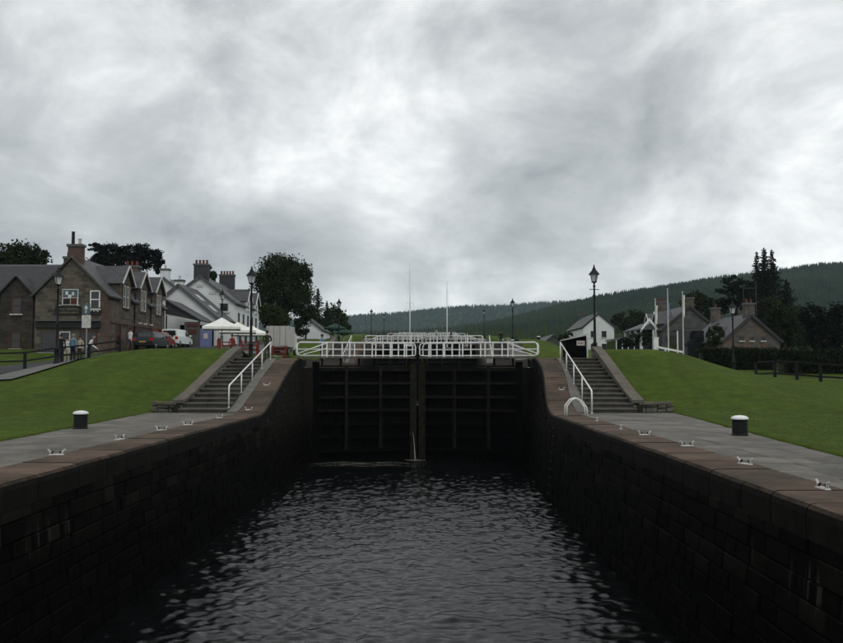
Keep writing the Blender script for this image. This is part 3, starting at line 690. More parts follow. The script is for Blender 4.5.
# ------------------------------------------------------------------ lamp posts
def lamp():
    t = thing('lamp_post', '', 'lamp post', group='black heritage lamp posts')
    smooth_angle(MB().lathe([(.17, 0), (.17, .12), (.13, .2), (.12, .85), (.15, .9), (.085, 1.0), (.07, 2.2), (.085, 2.25), (.062, 2.3), (.05, 4.15), (.09, 4.2), (.05, 4.27), (.05, 4.4)], 12).build('column', 'black_iron', t, local=True))
    MB().tube([(-.32, 0, 4.02), (.32, 0, 4.02)], .02, 6).build('ladder_bar', 'black_iron', t, local=True)
    smooth_angle(MB().lathe([(.05, 4.38), (.16, 4.44), (.17, 4.47)], 8).build('lantern_seat', 'black_iron', t, local=True))
    MB().lathe([(.135, 4.47), (.245, 4.88)], 4).build('lantern_glazing', 'lantern_glass', t, local=True)
    for k in range(4):
        a = k * math.pi / 2; MB().bar((.138 * math.cos(a), .138 * math.sin(a), 4.46), (.252 * math.cos(a), .252 * math.sin(a), 4.89), .03).build('lantern_bar', 'black_iron', t, local=True)
    MB().lathe([(.33, 4.88), (.31, 4.92), (.20, 5.06), (.11, 5.16), (.12, 5.20), (.06, 5.27), (.05, 5.36), (.012, 5.48)], 8).build('lantern_roof', 'black_iron', t, local=True)
    return t
lp = lamp(); F_ = True; lp.scale = (1.06, 1.06, 1.06)
for x, y, z, lab in [(10.35, 50.6, 2.52, 'black lamp post at the head of the near right steps, in front of white house'),
                     (-10.75, 51.2, 2.52, 'black lamp post at the head of the near left steps, beside the white parasols'),
                     (11.0, 104, None, 'black lamp post on the right bank beyond the first lock gate'), (11.1, 156, None, 'distant lamp post on the right bank, smaller than the one nearer'),
                     (-10.8, 104, None, 'black lamp post on the left bank in front of conifers'), (-10.1, 156, None, 'distant lamp post against the far hill, left of the tall mast'), (-10.3, 208, None, 'farthest tiny lamp post, just left of the tall mast'),
                     (24.1, 65.0, None, 'black lamp post in front of the stone cottage by the hedge'), (-21.6, 48.6, None, 'black lamp post in front of the stone pub gable'),
                     (-20.6, 84, None, 'black lamp post beside the white cottage gable')]:
    if z is None: z = float(ground_z(1 if x > 0 else -1, x, y)) if abs(x) > 11.6 else float(prof(y)) - .02
    if F_: lp.location = (x, y, z); lp['label'] = lab; F_ = False; lp.rotation_euler.z = R(20)
    else: copy_tree(lp, None, lab, (x, y, z), random.uniform(0, 1.5))

# ------------------------------------------------------------------ buildings
def gz(x, y): return float(ground_z(1 if x > 0 else -1, x, y))
def shell(t, x0, x1, y0, y1, zg, ze, zr, wall, roof, xm=None, ze2=None, verge='white_paint', ov=.28, vo=.18, thick=.12, gaps=(), vt=.02, vb=.14):
    """gabled block: gable ends at y0 and y1, ridge along y; ze eave at x0, ze2 eave at x1"""
    xm = (x0 + x1) / 2 if xm is None else xm; ze2 = ze if ze2 is None else ze2
    MB().prism([(x0, zg), (x1, zg), (x1, ze2), (xm, zr), (x0, ze)], y0, y1, 'y').build('wall', wall, t)
    for xa, za in ((x0, ze), (x1, ze2)):
        d = Vector((xa - xm, za - zr)).normalized(); n = Vector((-d.y, d.x)); n = n if n.y > 0 else -n
        e = Vector((xa, za)) + d * ov; a = Vector((xm, zr)); b0 = .015
        mb = MB(); gp = sorted(gaps) if xa == x1 else []; yy0 = y0 - vo; runs = []
        for ga, gb in gp: runs.append((yy0, ga, 0)); runs.append((ga, gb, 1)); yy0 = gb
        runs.append((yy0, y1 + vo, 0))
        for ra, rb_, cut in runs:
            E_ = e - d * (ov + .55) if cut else e
            mb.prism([tuple(a + n * b0), tuple(E_ + n * b0), tuple(E_ + n * (b0 + thick)), tuple(a + n * (b0 + thick))], ra, rb_, 'y')
        r = mb.build('roof', roof, t)
        for ra, rb_, cut in runs:
            if not cut: MB().tube([(e.x, ra + .02, e.y), (e.x, rb_ - .02, e.y)], .06, 6).build('gutter', 'black_iron', r)
        if verge:
            for yy in (y0 - vo - .03,): 
                MB().prism([tuple(a + n * (b0 + thick + vt)), tuple(e + n * (b0 + thick + vt)), tuple(e + n * (b0 - vb)), tuple(a + n * (b0 - vb))], yy - .03, yy + .028, 'y').build('bargeboard', verge, r)
    MB().prism([(xm - .14, zr + .02), (xm + .14, zr + .02), (xm, zr + .22)], y0 - vo - .01, y1 + vo + .01, 'y').build('ridge_tile', 'lead', t)
def chimney(t, x, y, z0, z1, wx, wy, m='pub_stone', pots=2, potm='terracotta', tall=0):
    c = MB().box(x - wx / 2, x + wx / 2, y - wy / 2, y + wy / 2, z0, z1).build('chimney', m, t)
    MB().box(x - wx / 2 - .08, x + wx / 2 + .08, y - wy / 2 - .08, y + wy / 2 + .08, z1 - .18, z1 + .02).build('chimney_cap', 'lead', c)
    for k in range(pots):
        px = x + (k - (pots - 1) / 2) * (wx / max(pots, 1)); h = .45 + (tall if k == 0 else 0)
        MB().lathe([(.15, z1 + .02), (.13, z1 + .06), (.12, z1 + h - .06), (.15, z1 + h - .03), (.15, z1 + h)], 8, (px, y, 0)).build('chimney_pot', potm if not (tall and k == 0) else 'black_iron', c)
    return c
def window(t, x, y, z, w, h, n='-y', frame='white_paint', mid=True, vbar=False, surround=None):
    """window centred at x,y,z in a wall whose outward normal is n"""
    ax = {'-y': (Vector((1, 0, 0)), Vector((0, -1, 0))), '+x': (Vector((0, 1, 0)), Vector((1, 0, 0))), '-x': (Vector((0, 1, 0)), Vector((-1, 0, 0)))}[n]; u, nn = ax; c = Vector((x, y, z)); Zv = Vector((0, 0, 1))
    def bx(mb, u0, u1, z0, z1, d0, d1): return mb.hexa([c + u * a + nn * d + Zv * q for q in (z0, z1) for a, d in ((u0, d0), (u1, d0), (u1, d1), (u0, d1))])
    if surround:
        mb = MB(); s_ = .16
        bx(mb, -w / 2 - s_, -w / 2, -h / 2 - s_, h / 2 + s_, .0, .05); bx(mb, w / 2, w / 2 + s_, -h / 2 - s_, h / 2 + s_, .0, .05); bx(mb, -w / 2, w / 2, h / 2, h / 2 + s_ * 1.3, .0, .05)
        sr = mb.build('window_surround', surround, t)
    mb = MB(); f = .08
    bx(mb, -w / 2, -w / 2 + f, -h / 2, h / 2, 0, .06); bx(mb, w / 2 - f, w / 2, -h / 2, h / 2, 0, .06); bx(mb, -w / 2 + f, w / 2 - f, h / 2 - f, h / 2, 0, .06); bx(mb, -w / 2 + f, w / 2 - f, -h / 2, -h / 2 + f, 0, .06)
    if mid: bx(mb, -w / 2 + f, w / 2 - f, -.04, .04, 0, .055)
    if vbar: bx(mb, -.025, .025, -h / 2 + f, h / 2 - f, 0, .05)
    o = mb.build('window', frame, t)
    bx(m2 := MB(), -w / 2 + f * .5, w / 2 - f * .5, -h / 2 + f * .5, h / 2 - f * .5, .004, .018); m2.build('pane', 'pane', o)
    bx(m3 := MB(), -w / 2 - .1, w / 2 + .1, -h / 2 - .12, -h / 2 - .003, 0, .13); m3.build('sill', surround or 'old_white', o)
    return o
def door(t, x, y, z0, w, h, n, m, frame='sandstone'):
    u, nn = {'-y': (Vector((1, 0, 0)), Vector((0, -1, 0))), '+x': (Vector((0, 1, 0)), Vector((1, 0, 0))), '-x': (Vector((0, 1, 0)), Vector((-1, 0, 0)))}[n]; c = Vector((x, y, z0)); Zv = Vector((0, 0, 1))
    def bx(mb, u0, u1, z0, z1, d0, d1): return mb.hexa([c + u * a + nn * d + Zv * q for q in (z0, z1) for a, d in ((u0, d0), (u1, d0), (u1, d1), (u0, d1))])
    d = bx(MB(), -w / 2, w / 2, 0, h, .004, .03).build('door', m, t)
    mb = MB(); bx(mb, -w / 2 - .12, -w / 2, 0, h + .12, 0, .07); bx(mb, w / 2, w / 2 + .12, 0, h + .12, 0, .07); bx(mb, -w / 2, w / 2, h, h + .12, 0, .07); mb.build('door_frame', frame, d)
    bx(m2 := MB(), w / 2 - .16, w / 2 - .1, 1.0, 1.12, .03, .08); m2.build('door_handle', 'steel', d)
def dormer(t, s, xf, yc, hw, z0, ze, za, back, wall, roof, verge='white_paint', win=2, wz=None, ww=.52, wh=1.6, surround=None, wframe='white_paint'):
    """gabled dormer flush with the wall plane xf, looking along s*x; ridge runs 'back' metres into the roof"""
    a, b_ = sorted((xf + s * .03, xf - s * back * .55))
    dw = MB().prism([(yc - hw, z0), (yc + hw, z0), (yc + hw, ze), (yc, za), (yc - hw, ze)], a, b_, 'x').build('dormer', wall, t)
    for q in (-1, 1):
        d = Vector((q * hw, ze - za)).normalized(); n = Vector((-d.y, d.x)); n = n if n.y > 0 else -n; A = Vector((yc, za)); E = Vector((yc + q * hw, ze)) + d * .3
        x0, x1 = sorted((xf + s * .30, xf - s * back))
        MB().prism([tuple(A + n * .01), tuple(E + n * .01), tuple(E + n * .11), tuple(A + n * .11)], x0, x1, 'x').build('dormer_roof', roof, dw)
        x2 = xf + s * .33
        MB().prism([tuple(A + n * .13), tuple(E + n * .13), tuple(E - n * .02), tuple(A - n * .02)], x2 - .03, x2 + .03, 'x').build('bargeboard', verge, dw)
    for k in range(win):
        window(dw, xf + s * .03, yc + (k - (win - 1) / 2) * (ww + .22), wz if wz else (z0 + ze) / 2, ww, wh, '+x' if s > 0 else '-x', wframe, True, False, surround)

# --- stone pub, gable to the camera, three dormers towards the canal
zg = 2.6
pub = thing('stone_pub', 'brown stone pub with three dormers, painted signs on its gable', 'pub', (-26.5, 62, zg))
shell(pub, -29.25, -23.8, 62, 75.6, zg, 7.5, 10.25, 'pub_stone', 'slate', verge='timber_grey', gaps=[(y - 1.2, y + 1.2) for y in (65.6, 69.6, 73.6)], vb=-.02)
chimney(pub, -26.45, 62.45, 9.6, 11.35, 1.05, .6, 'sandstone', 2, 'old_white', tall=.55)
chimney(pub, -26.6, 74.9, 9.6, 11.3, 1.3, .8, 'pub_stone', 3, 'terracotta')
for yc in (65.6, 69.6, 73.6):
    dormer(pub, 1, -23.8, yc, 1.2, 5.9, 8.75, 10.05, 2.4, 'pub_stone', 'slate', 'old_white', 2, 7.65, .5, 1.75, 'sandstone', 'old_white')
window(pub, -24.75, 62, 7.15, .75, 1.35, '-y', 'white_paint', True)
# sandstone quoins and string course
for k in range(11):
    w_ = .34 if k % 2 else .5
    MB().box(-23.8 - w_, -23.77, 61.97, 62.03 + (.5 if not k % 2 else .34), zg + k * .45, zg + k * .45 + .43).build('quoin', 'sandstone', pub)
MB().box(-23.8, -23.70, 62.6, 75.6, 5.45, 5.60).build('string_course', 'sandstone', pub)
for y_ in (67.6, 71.6): MB().tube([(-23.72, y_, 3.0), (-23.72, y_, 8.2)], .06, 6).build('downpipe', 'black_iron', pub)
z_ = 3.15
for y_, kind in ((64.2, 'w'), (66.6, 'd'), (68.7, 'd'), (72.0, 'd'), (74.3, 'w')):
    if kind == 'w': window(pub, -23.8, y_, z_ + 1.45, 1.0, 1.7, '+x', 'board_brown', True, False, 'sandstone')
    else: door(pub, -23.8, y_, z_, .95, 2.15, '+x', 'board_brown')
MB().box(-23.74, -23.70, 72.6, 73.5, 5.0, 5.4).build('small_sign', 'orange', pub)
for y_ in (68.4, 69.7, 71.2): MB().box(-23.7, -23.45, y_, y_ + .25, 5.68, 5.8).build('floodlight', 'old_white', pub)
# gable shop front and signs
MB().box(-29.1, -24.3, 61.78, 61.98, 5.02, 5.5).build('fascia', 'sign_black', pub)
MB().box(-29.1, -24.3, 61.6, 61.97, 5.51, 5.58).build('fascia_hood', 'lead', pub)
for xa, w_, fm in ((-28.2, 1.2, 'timber_grey'), (-26.95, .8, 'old_white'), (-25.2, 1.3, 'board_brown')): window(pub, xa, 62, 3.95, w_, 1.6, '-y', fm, True)
ps = MB().box(-27.2, -26.0, 61.90, 61.97, 6.72, 7.92).build('picture_board', 'sign_white', pub)
for (x0, x1, z0, z1, m_) in ((-27.15, -26.05, 7.3, 7.87, 'sign_blue'), (-27.12, -26.6, 6.78, 7.22, 'sign_black'), (-26.55, -26.08, 6.78, 7.25, 'board_brown'), (-26.45, -26.15, 6.78, 6.98, 'flank_cap'), (-26.95, -26.75, 7.5, 7.75, 'sign_white'), (-26.45, -26.3, 7.45, 7.7, 'sign_white'), (-26.75, -26.5, 7.25, 7.5, 'sign_white')):
    MB().box(x0, x1, 61.885 - .001 * len(m_), 61.899, z0, z1).build('picture_panel', m_, ps)
lb = MB().box(-27.7, -25.75, 61.88, 61.97, 6.02, 6.62).build('name_board', 'sign_black', pub)
rr = random.Random(3)
for row, (z0, h_, n_) in enumerate(((6.34, .18, 11), (6.10, .14, 13))):
    for k in range(n_):
        x = -27.5 + k * (1.6 / n_); MB().box(x, x + rr.uniform(.04, .09), 61.868, 61.879, z0, z0 + h_ * rr.uniform(.7, 1)).build('lettering', 'sign_gold', lb)
for x in (-27.4, -26.0): MB().box(x, x + .16, 61.7, 61.95, 6.66, 6.74).build('sign_lamp', 'old_white', lb)
sb = MB().box(-25.35, -24.25, 61.9, 61.97, 6.0, 6.55).build('script_board', 'sign_black', pub)
MB().tube([(-25.3, 61.89, 6.3), (-25.15, 61.89, 6.48), (-25.0, 61.89, 6.25), (-24.9, 61.89, 6.42), (-24.75, 61.89, 6.22), (-24.65, 61.89, 6.38), (-24.5, 61.89, 6.22), (-24.4, 61.89, 6.4)], .035, 5).build('script_stroke', 'sign_white', sb)

# --- house left of the pub
h0 = thing('slate_house', 'dark slate roofed stone house at the left edge behind the lamp post', 'house', (-36, 74, 2.6))
MB().prism([(71.5, 2.6), (78.5, 2.6), (78.5, 8.2), (75, 11.2), (71.5, 8.2)], -46, -31.6, 'x').build('wall', 'dark_stone', h0)
for q in (-1, 1):
    d = Vector((q * 3.5, -3.0)).normalized(); n = Vector((-d.y, d.x)); n = n if n.y > 0 else -n; A = Vector((75, 11.2)); E = Vector((75 + q * 3.5, 8.2)) + d * .3
    MB().prism([tuple(A + n * .015), tuple(E + n * .015), tuple(E + n * .13), tuple(A + n * .13)], -46.2, -31.4, 'x').build('roof', 'slate_dark', h0)
MB().prism([(74.86, 11.22), (75.14, 11.22), (75, 11.45)], -46.2, -31.4, 'x').build('ridge_tile', 'lead', h0)
MB().prism([(-36.6, 2.6), (-33.8, 2.6), (-33.8, 8.4), (-35.2, 9.9), (-36.6, 8.4)], 71.2, 74, 'y').build('gablet', 'dark_stone', h0)
for q in (-1, 1):
    d = Vector((q * 1.4, -1.5)).normalized(); n = Vector((-d.y, d.x)); n = n if n.y > 0 else -n; A = Vector((-35.2, 9.9)); E = Vector((-35.2 + q * 1.4, 8.4)) + d * .3
    MB().prism([tuple(A + n * .01), tuple(E + n * .01), tuple(E + n * .12), tuple(A + n * .12)], 70.9, 75, 'y').build('gablet_roof', 'slate_dark', h0)
for wx, wy, wz_ in ((-35.2, 71.2, 7.4), (-35.2, 71.2, 4.4), (-38.6, 71.5, 6.6), (-38.6, 71.5, 4.2)): window(h0, wx, wy, wz_, .9, 1.4, '-y', 'board_brown')
chimney(h0, -32.3, 75, 10.6, 12.1, .7, 1.2, 'dark_stone', 2, 'black_iron')

# --- lean-to car port between pub and white cottage
cp = thing('lean_to', 'dark lean-to shed with a grey boarded end and a small red sign', 'shed', (-22.3, 77, 3.6))
MB().prism([(-24.2, 8.35), (-20.75, 6.35), (-20.75, 6.5), (-24.2, 8.5)], 76.6, 82, 'y').build('roof', 'slate_dark', cp)
MB().box(-24.2, -20.9, 81.8, 82, 3.0, 6.3).build('back_wall', 'timber_dark', cp)
MB().prism([(-24.1, 7.0), (-20.85, 6.25), (-20.85, 6.42), (-24.1, 8.3)], 76.75, 76.85, 'y').build('gable_boarding', 'slate_dark', cp)
MB().bar((-24.1, 76.7, 7.0), (-21.0, 76.7, 6.35), .08, .12).build('fascia_board', 'old_white', cp)
for k in range(8):
    x = -22.3 + k * .18; MB().box(x + .004, x + .176, 76.7, 76.78, 3.0, 6.33 - (.0 if k else .02)).build('board', 'timber_grey', cp)
MB().box(-22.0, -21.0, 76.64, 76.69, 5.9, 6.15).build('top_sign', 'board_brown', cp); MB().box(-21.9, -21.15, 76.64, 76.69, 5.25, 5.6).build('small_sign', 'board_brown', cp)
MB().tube([(-24.0, 76.8, 3.0), (-24.0, 76.8, 7.1)], .07, 6).build('post', 'timber_dark', cp)

# --- small white cottage, gable to the camera
wc_ = thing('white_cottage', 'small white harled cottage gable with slate roof beside the pub', 'house', (-24.8, 83, 3.6))
shell(wc_, -28.6, -20.9, 83, 90, 3.4, 7.1, 10.35, 'harl_white', 'slate', xm=-24.8, verge='lead')
for k in range(2):
    f0, f1 = .25 + k * .35, .45 + k * .35
    a = Vector((-24.8, 10.35)); e = Vector((-20.9, 7.1)); p, q = a.lerp(e, f0), a.lerp(e, f1); n = Vector((.64, .77)) * .15
    MB().hexa([(p.x + n.x * .9, 85.2, p.y + n.y * .9), (q.x + n.x * .9, 85.2, q.y + n.y * .9), (q.x + n.x * .9, 86.2, q.y + n.y * .9), (p.x + n.x * .9, 86.2, p.y + n.y * .9),
               (p.x + n.x * 1.4, 85.2, p.y + n.y * 1.4), (q.x + n.x * 1.4, 85.2, q.y + n.y * 1.4), (q.x + n.x * 1.4, 86.2, q.y + n.y * 1.4), (p.x + n.x * 1.4, 86.2, p.y + n.y * 1.4)]).build('skylight', 'lantern_glass', wc_)
chimney(wc_, -26.6, 89.5, 9.6, 11.6, .9, .7, 'harl_white', 1, 'old_white')
bw = thing('white_house', 'white harled house far behind the cottage chimneys, only its gable top showing', 'house', (-31, 99, 4.5))
shell(bw, -34.5, -27.5, 98, 106, 4.4, 10.0, 12.7, 'harl_white', 'slate', verge='lead')
chimney(bw, -31, 98.5, 12.2, 13.9, 1.0, .7, 'harl_white', 1, 'old_white')

# --- big white house with two dormers and red chimney pots
wh = thing('white_house', 'tall white harled house with red chimney pots and two dormers behind the parasols', 'house', (-24.8, 91, 4.4))
shell(wh, -28.7, -20.9, 91, 104.2, 4.0, 9.25, 12.1, 'harl_white', 'slate', verge='lead', gaps=[(y - 1.15, y + 1.15) for y in (97.6, 102.2)])
chimney(wh, -24.8, 91.6, 11.3, 13.6, 1.55, .8, 'slate_dark', 4)
chimney(wh, -24.8, 103.5, 11.3, 13.8, 1.8, .8, 'slate_dark', 5)
for yc in (97.6, 102.2): dormer(wh, 1, -20.9, yc, 1.15, 8.6, 10.0, 11.3, 2.6, 'harl_white', 'slate', 'white_paint', 1, 9.35, .8, 1.0)
window(wh, -22.1, 91, 8.75, 1.0, 1.0, '-y', 'old_white', False)
for y_ in (92.8, 95.2, 97.6, 100, 102.2): window(wh, -20.9, y_, 7.6, .7, 1.3, '+x', 'lead', True)
for y_ in (93.5, 96.5, 99.5, 102.6): window(wh, -20.9, y_, 5.5, 1.1, 1.4, '+x', 'lead', True)
MB().box(-20.9, -20.2, 91.5, 104, 6.45, 6.6).build('canopy', 'lead', wh)
for x_ in (-26.3, -24.8, -23.4): MB().box(x_ - .35, x_ + .35, 90.93, 90.99, 11.0 - abs(x_ + 24.8) * .55, 11.3 - abs(x_ + 24.8) * .55).build('gable_lettering_panel', 'old_white', wh)
MB().box(-21.4, -19.9, 90.6, 90.72, 6.6, 7.0).build('hanging_sign', 'sign_yellow', wh)

sc = thing('white_cottage', 'small white cottage with dark roof beyond the big left tree', 'house', (-19.5, 140, 7))
shell(sc, -22.6, -17.2, 138, 150, 6.5, 8.6, 10.7, 'harl_white', 'slate_dark', verge='lead')

# --- right bank: white gabled house
rw = thing('white_house', 'white gabled house behind the right lamp post', 'house', (29.3, 140, 4.8))
shell(rw, 26.7, 31.9, 140, 156, 4.2, 9.15, 11.35, 'harl_white', 'slate_brown', verge='slate_dark', vo=.1)
for x_ in (28.35, 30.2):
    for z_ in (7.9, 5.75): window(rw, x_, 140, z_, .8, 1.05, '-y', 'lead', True, True)
MB().lathe([(.01, 0), (.25, .02), (.25, .05), (.01, .07)], 10).build('satellite_dish', 'lead', rw, local=True).location = (2.35, -.2, 2.0)
chimney(rw, 29.3, 155, 10.9, 12.4, .8, .8, 'grey_stone', 2)
br = thing('long_barn', 'low grey roofed barn half hidden left of the white gabled house', 'barn', (24.5, 160, 4.6))
shell(br, 21.0, 26.0, 152, 170, 4.2, 6.2, 8.2, 'grey_stone', 'slate_brown', verge=None)

# --- stone house with white porch gables
rs = thing('stone_house', 'grey stone house behind the flagpoles with white fretted porch', 'house', (35.1, 110, 3.8))
shell(rs, 31.4, 38.8, 110, 124, 3.3, 7.2, 10.3, 'grey_stone', 'slate', verge='slate_dark')
chimney(rs, 35.1, 110.7, 9.6, 11.5, 1.4, .8, 'pub_stone', 4, 'black_iron')
chimney(rs, 35.1, 123.4, 9.6, 12.0, 1.4, .9, 'pub_stone', 4)
for yc in (112.5, 116.5):
    dormer(rs, -1, 31.4, yc, 1.2, 3.4, 8.2, 9.7, 2.0, 'grey_stone', 'slate', 'white_paint', 1, 7.2, .9, 1.5)
for x_, y_ in ((29.2, 112), (29.2, 115), (29.2, 118), (29.2, 121), (30.8, 112)): MB().box(x_ - .12, x_ + .12, y_ - .12, y_ + .12, 3.3, 7.3).build('porch_post', 'white_paint', rs)
MB().prism([(29.0, 7.3), (31.4, 7.3), (31.4, 8.5), (29.0, 7.5)], 111.8, 121.4, 'y').build('porch_roof', 'lead', rs)
for yc in (112.2,):
    MB().prism([(29.0, 7.3), (30.2, 8.9), (31.4, 7.3), (31.1, 7.3), (30.2, 8.45), (29.3, 7.3)], 111.6, 111.75, 'y').build('porch_bargeboard', 'white_paint', rs)
MB().prism([(25.6, 5.9), (29.0, 6.5), (29.0, 6.7), (25.6, 6.1)], 112, 118, 'y').build('conservatory_roof', 'lead', rs)
MB().box(25.8, 29.0, 112.2, 118, 3.3, 5.9).build('conservatory', 'pane', rs)
for k in range(5): MB().box(25.78 + k * .8, 25.88 + k * .8, 112.1, 112.19, 3.3, 5.9 + k * .12).build('conservatory_mullion', 'white_paint', rs)

# --- stone cottage at right, gable to the camera
rc = thing('stone_cottage', 'low stone cottage with pinkish gable stones and dark hedge before it', 'house', (33.4, 85, 2.4))
shell(rc, 30.5, 36.3, 85, 96, 1.8, 4.85, 7.45, 'house_stone', 'slate', verge='slate_dark')
chimney(rc, 33.4, 85.6, 6.8, 8.75, .95, .8, 'house_stone', 2)
chimney(rc, 33.4, 95.4, 6.8, 9.0, .9, .8, 'house_stone', 1)
for x_ in (32.5, 33.5, 34.7): window(rc, x_ - .1, 85, 5.15 - .1, .38, .38, '-y', 'slate_dark', False)
dormer(rc, -1, 30.5, 88, 1.0, 4.3, 5.6, 6.4, 1.6, 'house_stone', 'slate', 'slate_dark', 1, 5.2, .8, .8)
pr = MB().prism([(27.4, 6.2), (30.4, 6.55), (30.4, 6.75), (27.4, 6.4)], 90.5, 94, 'y').build('porch_roof', 'slate', rc)
MB().box(27.6, 30.5, 90.8, 94, 2.0, 6.15).build('porch', 'pane', rc)
MB().box(27.5, 27.62, 90.6, 90.72, 2.0, 6.2).build('porch_post', 'white_paint', rc)
ae = MB(); ae.tube([(32.9, 85.6, 8.6), (32.9, 85.6, 10.6)], .022, 5); ae.tube([(34.6, 86.6, 7.0), (34.6, 86.6, 11.2)], .026, 5); ae.tube([(32.9, 85.6, 10.3), (34.6, 86.6, 10.4)], .02, 5); ae.build('aerial', 'lead', rc)

# ------------------------------------------------------------------ street, right road
def ribbon(name, pts, w, m, dz=.03, kind='structure'):
    xs = []; 
    P = [Vector((p[0], p[1], 0)) for p in pts]; fine = []
    for a, b_ in zip(P, P[1:]):
        n = max(2, int((b_ - a).length / 1.0)); fine += [a.lerp(b_, k / n) for k in range(n)]
    fine.append(P[-1]); X = []; Y = []; Z = []
    for i, p in enumerate(fine):
        t = (fine[min(i + 1, len(fine) - 1)] - fine[max(i - 1, 0)]).normalized(); nn = Vector((t.y, -t.x, 0)); r = []
        for q in np.linspace(-.5, .5, 9): c = p + nn * (q * w); r.append((c.x, c.y, gz(c.x, c.y) + dz))
        X.append([c[0] for c in r]); Y.append([c[1] for c in r]); Z.append([c[2] for c in r])
    return tag(grid(name, np.array(X), np.array(Y), np.array(Z), m), kind=kind)
ribbon('street', [(-26.5, 44), (-24.2, 54), (-20.4, 62), (-19.6, 80), (-19, 110), (-18, 180)], 5.0, 'asphalt', .05)
ribbon('pavement', [(-22.0, 42), (-21.6, 50), (-19.0, 58), (-16.5, 66), (-16.2, 90)], 2.2, 'pavement_grey', .09)
ribbon('road', [(15.0, 68), (19.2, 61), (22.6, 57), (25.2, 53.6), (31, 48.5), (60, 36)], 3.2, 'pavement_grey', .10)

# ------------------------------------------------------------------ fences, signs, street furniture
def fence(label, posts, h, rails, group=None):
    p0 = posts[0]; t = thing('railing_fence', label, 'fence', (p0[0], p0[1], gz(*p0)))
    for x, y in posts: z = gz(x, y); MB().box(x - .07, x + .07, y - .07, y + .07, z - .2, z + h).build('post', 'black_iron', t)
    for a, b_ in zip(posts, posts[1:]):
        for r in rails: MB().bar((a[0], a[1] - .08, gz(*a) + r), (b_[0], b_[1] - .08, gz(*b_) + r), .05, .10).build('rail', 'black_iron', t)
    return t
fence('black post and rail fence on the pavement edge in front of the pub', [(-25.6, 47.5), (-23.4, 48.5), (-21.9, 50.0), (-20.9, 51.6), (-19.5, 53.0)], 1.05, (.98, .5))
fence('black post and rail fence at the right edge beside the road', [(20.9, 52.6), (20.7, 48.7), (21.2, 47.6), (22.6, 47.2), (22.4, 46.2)][:1] + [(21.0, 50.0), (21.6, 48.4), (22.4, 47.2), (23.6, 46.2), (25.2, 45.0)], 1.05, (1.0, .28))
t = thing('road_sign', 'blue arrow sign over a pale notice on a post before the pub gable', 'sign', (-20.6, 50.4, gz(-20.6, 50.4)))
zz = gz(-20.6, 50.4)
MB().tube([(-20.6, 50.4, zz - .2), (-20.6, 50.4, 5.95)], .035, 6).build('post', 'steel', t)
bp = MB().box(-20.85, -20.4, 50.32, 50.36, 5.25, 5.9).build('arrow_panel', 'sign_blue', t)
MB().prism([(-20.66, 5.32), (-20.60, 5.32), (-20.60, 5.6), (-20.50, 5.6), (-20.63, 5.82), (-20.76, 5.6), (-20.66, 5.6)], 50.305, 50.318, 'y').build('arrow', 'sign_white', bp)
MB().box(-20.88, -20.34, 50.32, 50.36, 4.42, 5.2).build('notice_panel', 'old_white', t)
# dark kiosk hut at the head of the right steps
t = thing('kiosk', 'small black hut with white sloping roof and pale notice above right steps', 'hut', (9.3, 52, 2.53))
MB().prism([(8.75, 2.5), (10.02, 2.5), (10.02, 4.0), (8.75, 3.72)], 51.6, 52.8, 'y').build('body', 'timber_dark', t)
MB().prism([(8.62, 3.70), (10.12, 4.03), (10.12, 4.10), (8.62, 3.77)], 51.45, 52.95, 'y').build('roof', 'old_white', t)
nb = MB().box(9.42, 9.92, 51.55, 51.595, 3.38, 3.68).build('notice', 'notice', t)
for k in range(4): MB().box(9.5 + k * .09, 9.5 + k * .09 + .05, 51.54, 51.549, 3.49, 3.57).build('notice_lettering', 'timber_grey', nb)
MB().box(10.05, 10.14, 51.6, 51.7, 2.5, 3.9).build('corner_post', 'old_white', t)
t = thing('litter_bin', 'small grey litter bin beside the black hut and lamp post', 'bin', (10.75, 51.6, 2.53))
MB().lathe([(.16, 0), (.2, .04), (.22, .62), (.24, .66), (.22, .7)], 12).build('drum', 'lead', t, local=True); MB().lathe([(.235, .7), (.2, .78), (.05, .83)], 12).build('lid', 'black_iron', t, local=True)
# flagpoles
def pole(px, py, flagm, lab, furl):
    Y = 58; b_ = at(px, 352, Y); tp = at(px, py, Y); zb = gz(b_.x, Y)
    t = thing('flagpole', lab, 'flagpole', (b_.x, Y, zb), group='white flagpoles on the right lawn')
    smooth_angle(MB().tube([(0, 0, -.1), (0, 0, 2.5), (0, 0, tp.z - zb)], [.055, .05, .035], 8).build('pole', 'old_white', t, local=True))
    MB().lathe([(.01, 0), (.06, .04), (.06, .08), (.01, .12)], 8, (0, 0, tp.z - zb)).build('finial', 'old_white', t, local=True)
    n = 9; pr = []
    for k in range(n):
        f = k / (n - 1); pr.append((.03 + .06 * f + .02 * math.sin(f * 7), furl[1] - f * (furl[1] - furl[0])))
    mb = MB(); vs = []; fs = []
    for r, z in pr:
        for q in range(10):
            a = q * .628; w = r * .62 * (1 + .4 * math.sin(3 * a + z * 2)); vs.append((.085 + w * 1.2 * math.cos(a), w * math.sin(a), tp.z - zb - z))
    for i in range(n - 1): fs += [(i * 10 + k, i * 10 + (k + 1) % 10, (i + 1) * 10 + (k + 1) % 10, (i + 1) * 10 + k) for k in range(10)]
    mb.add(vs, fs).build('furled_flag', flagm, t, smooth=True, local=True)
pole(656, 300, 'canvas', 'left flagpole of three, pale furled flag with a red edge', (.4, 1.5))
pole(668.6, 290, 'cloth_blue', 'tallest middle flagpole of three, furled blue flag', (.9, 1.9))
pole(683.5, 293, 'canvas', 'right flagpole of three, long furled white flag', (.15, 1.7))
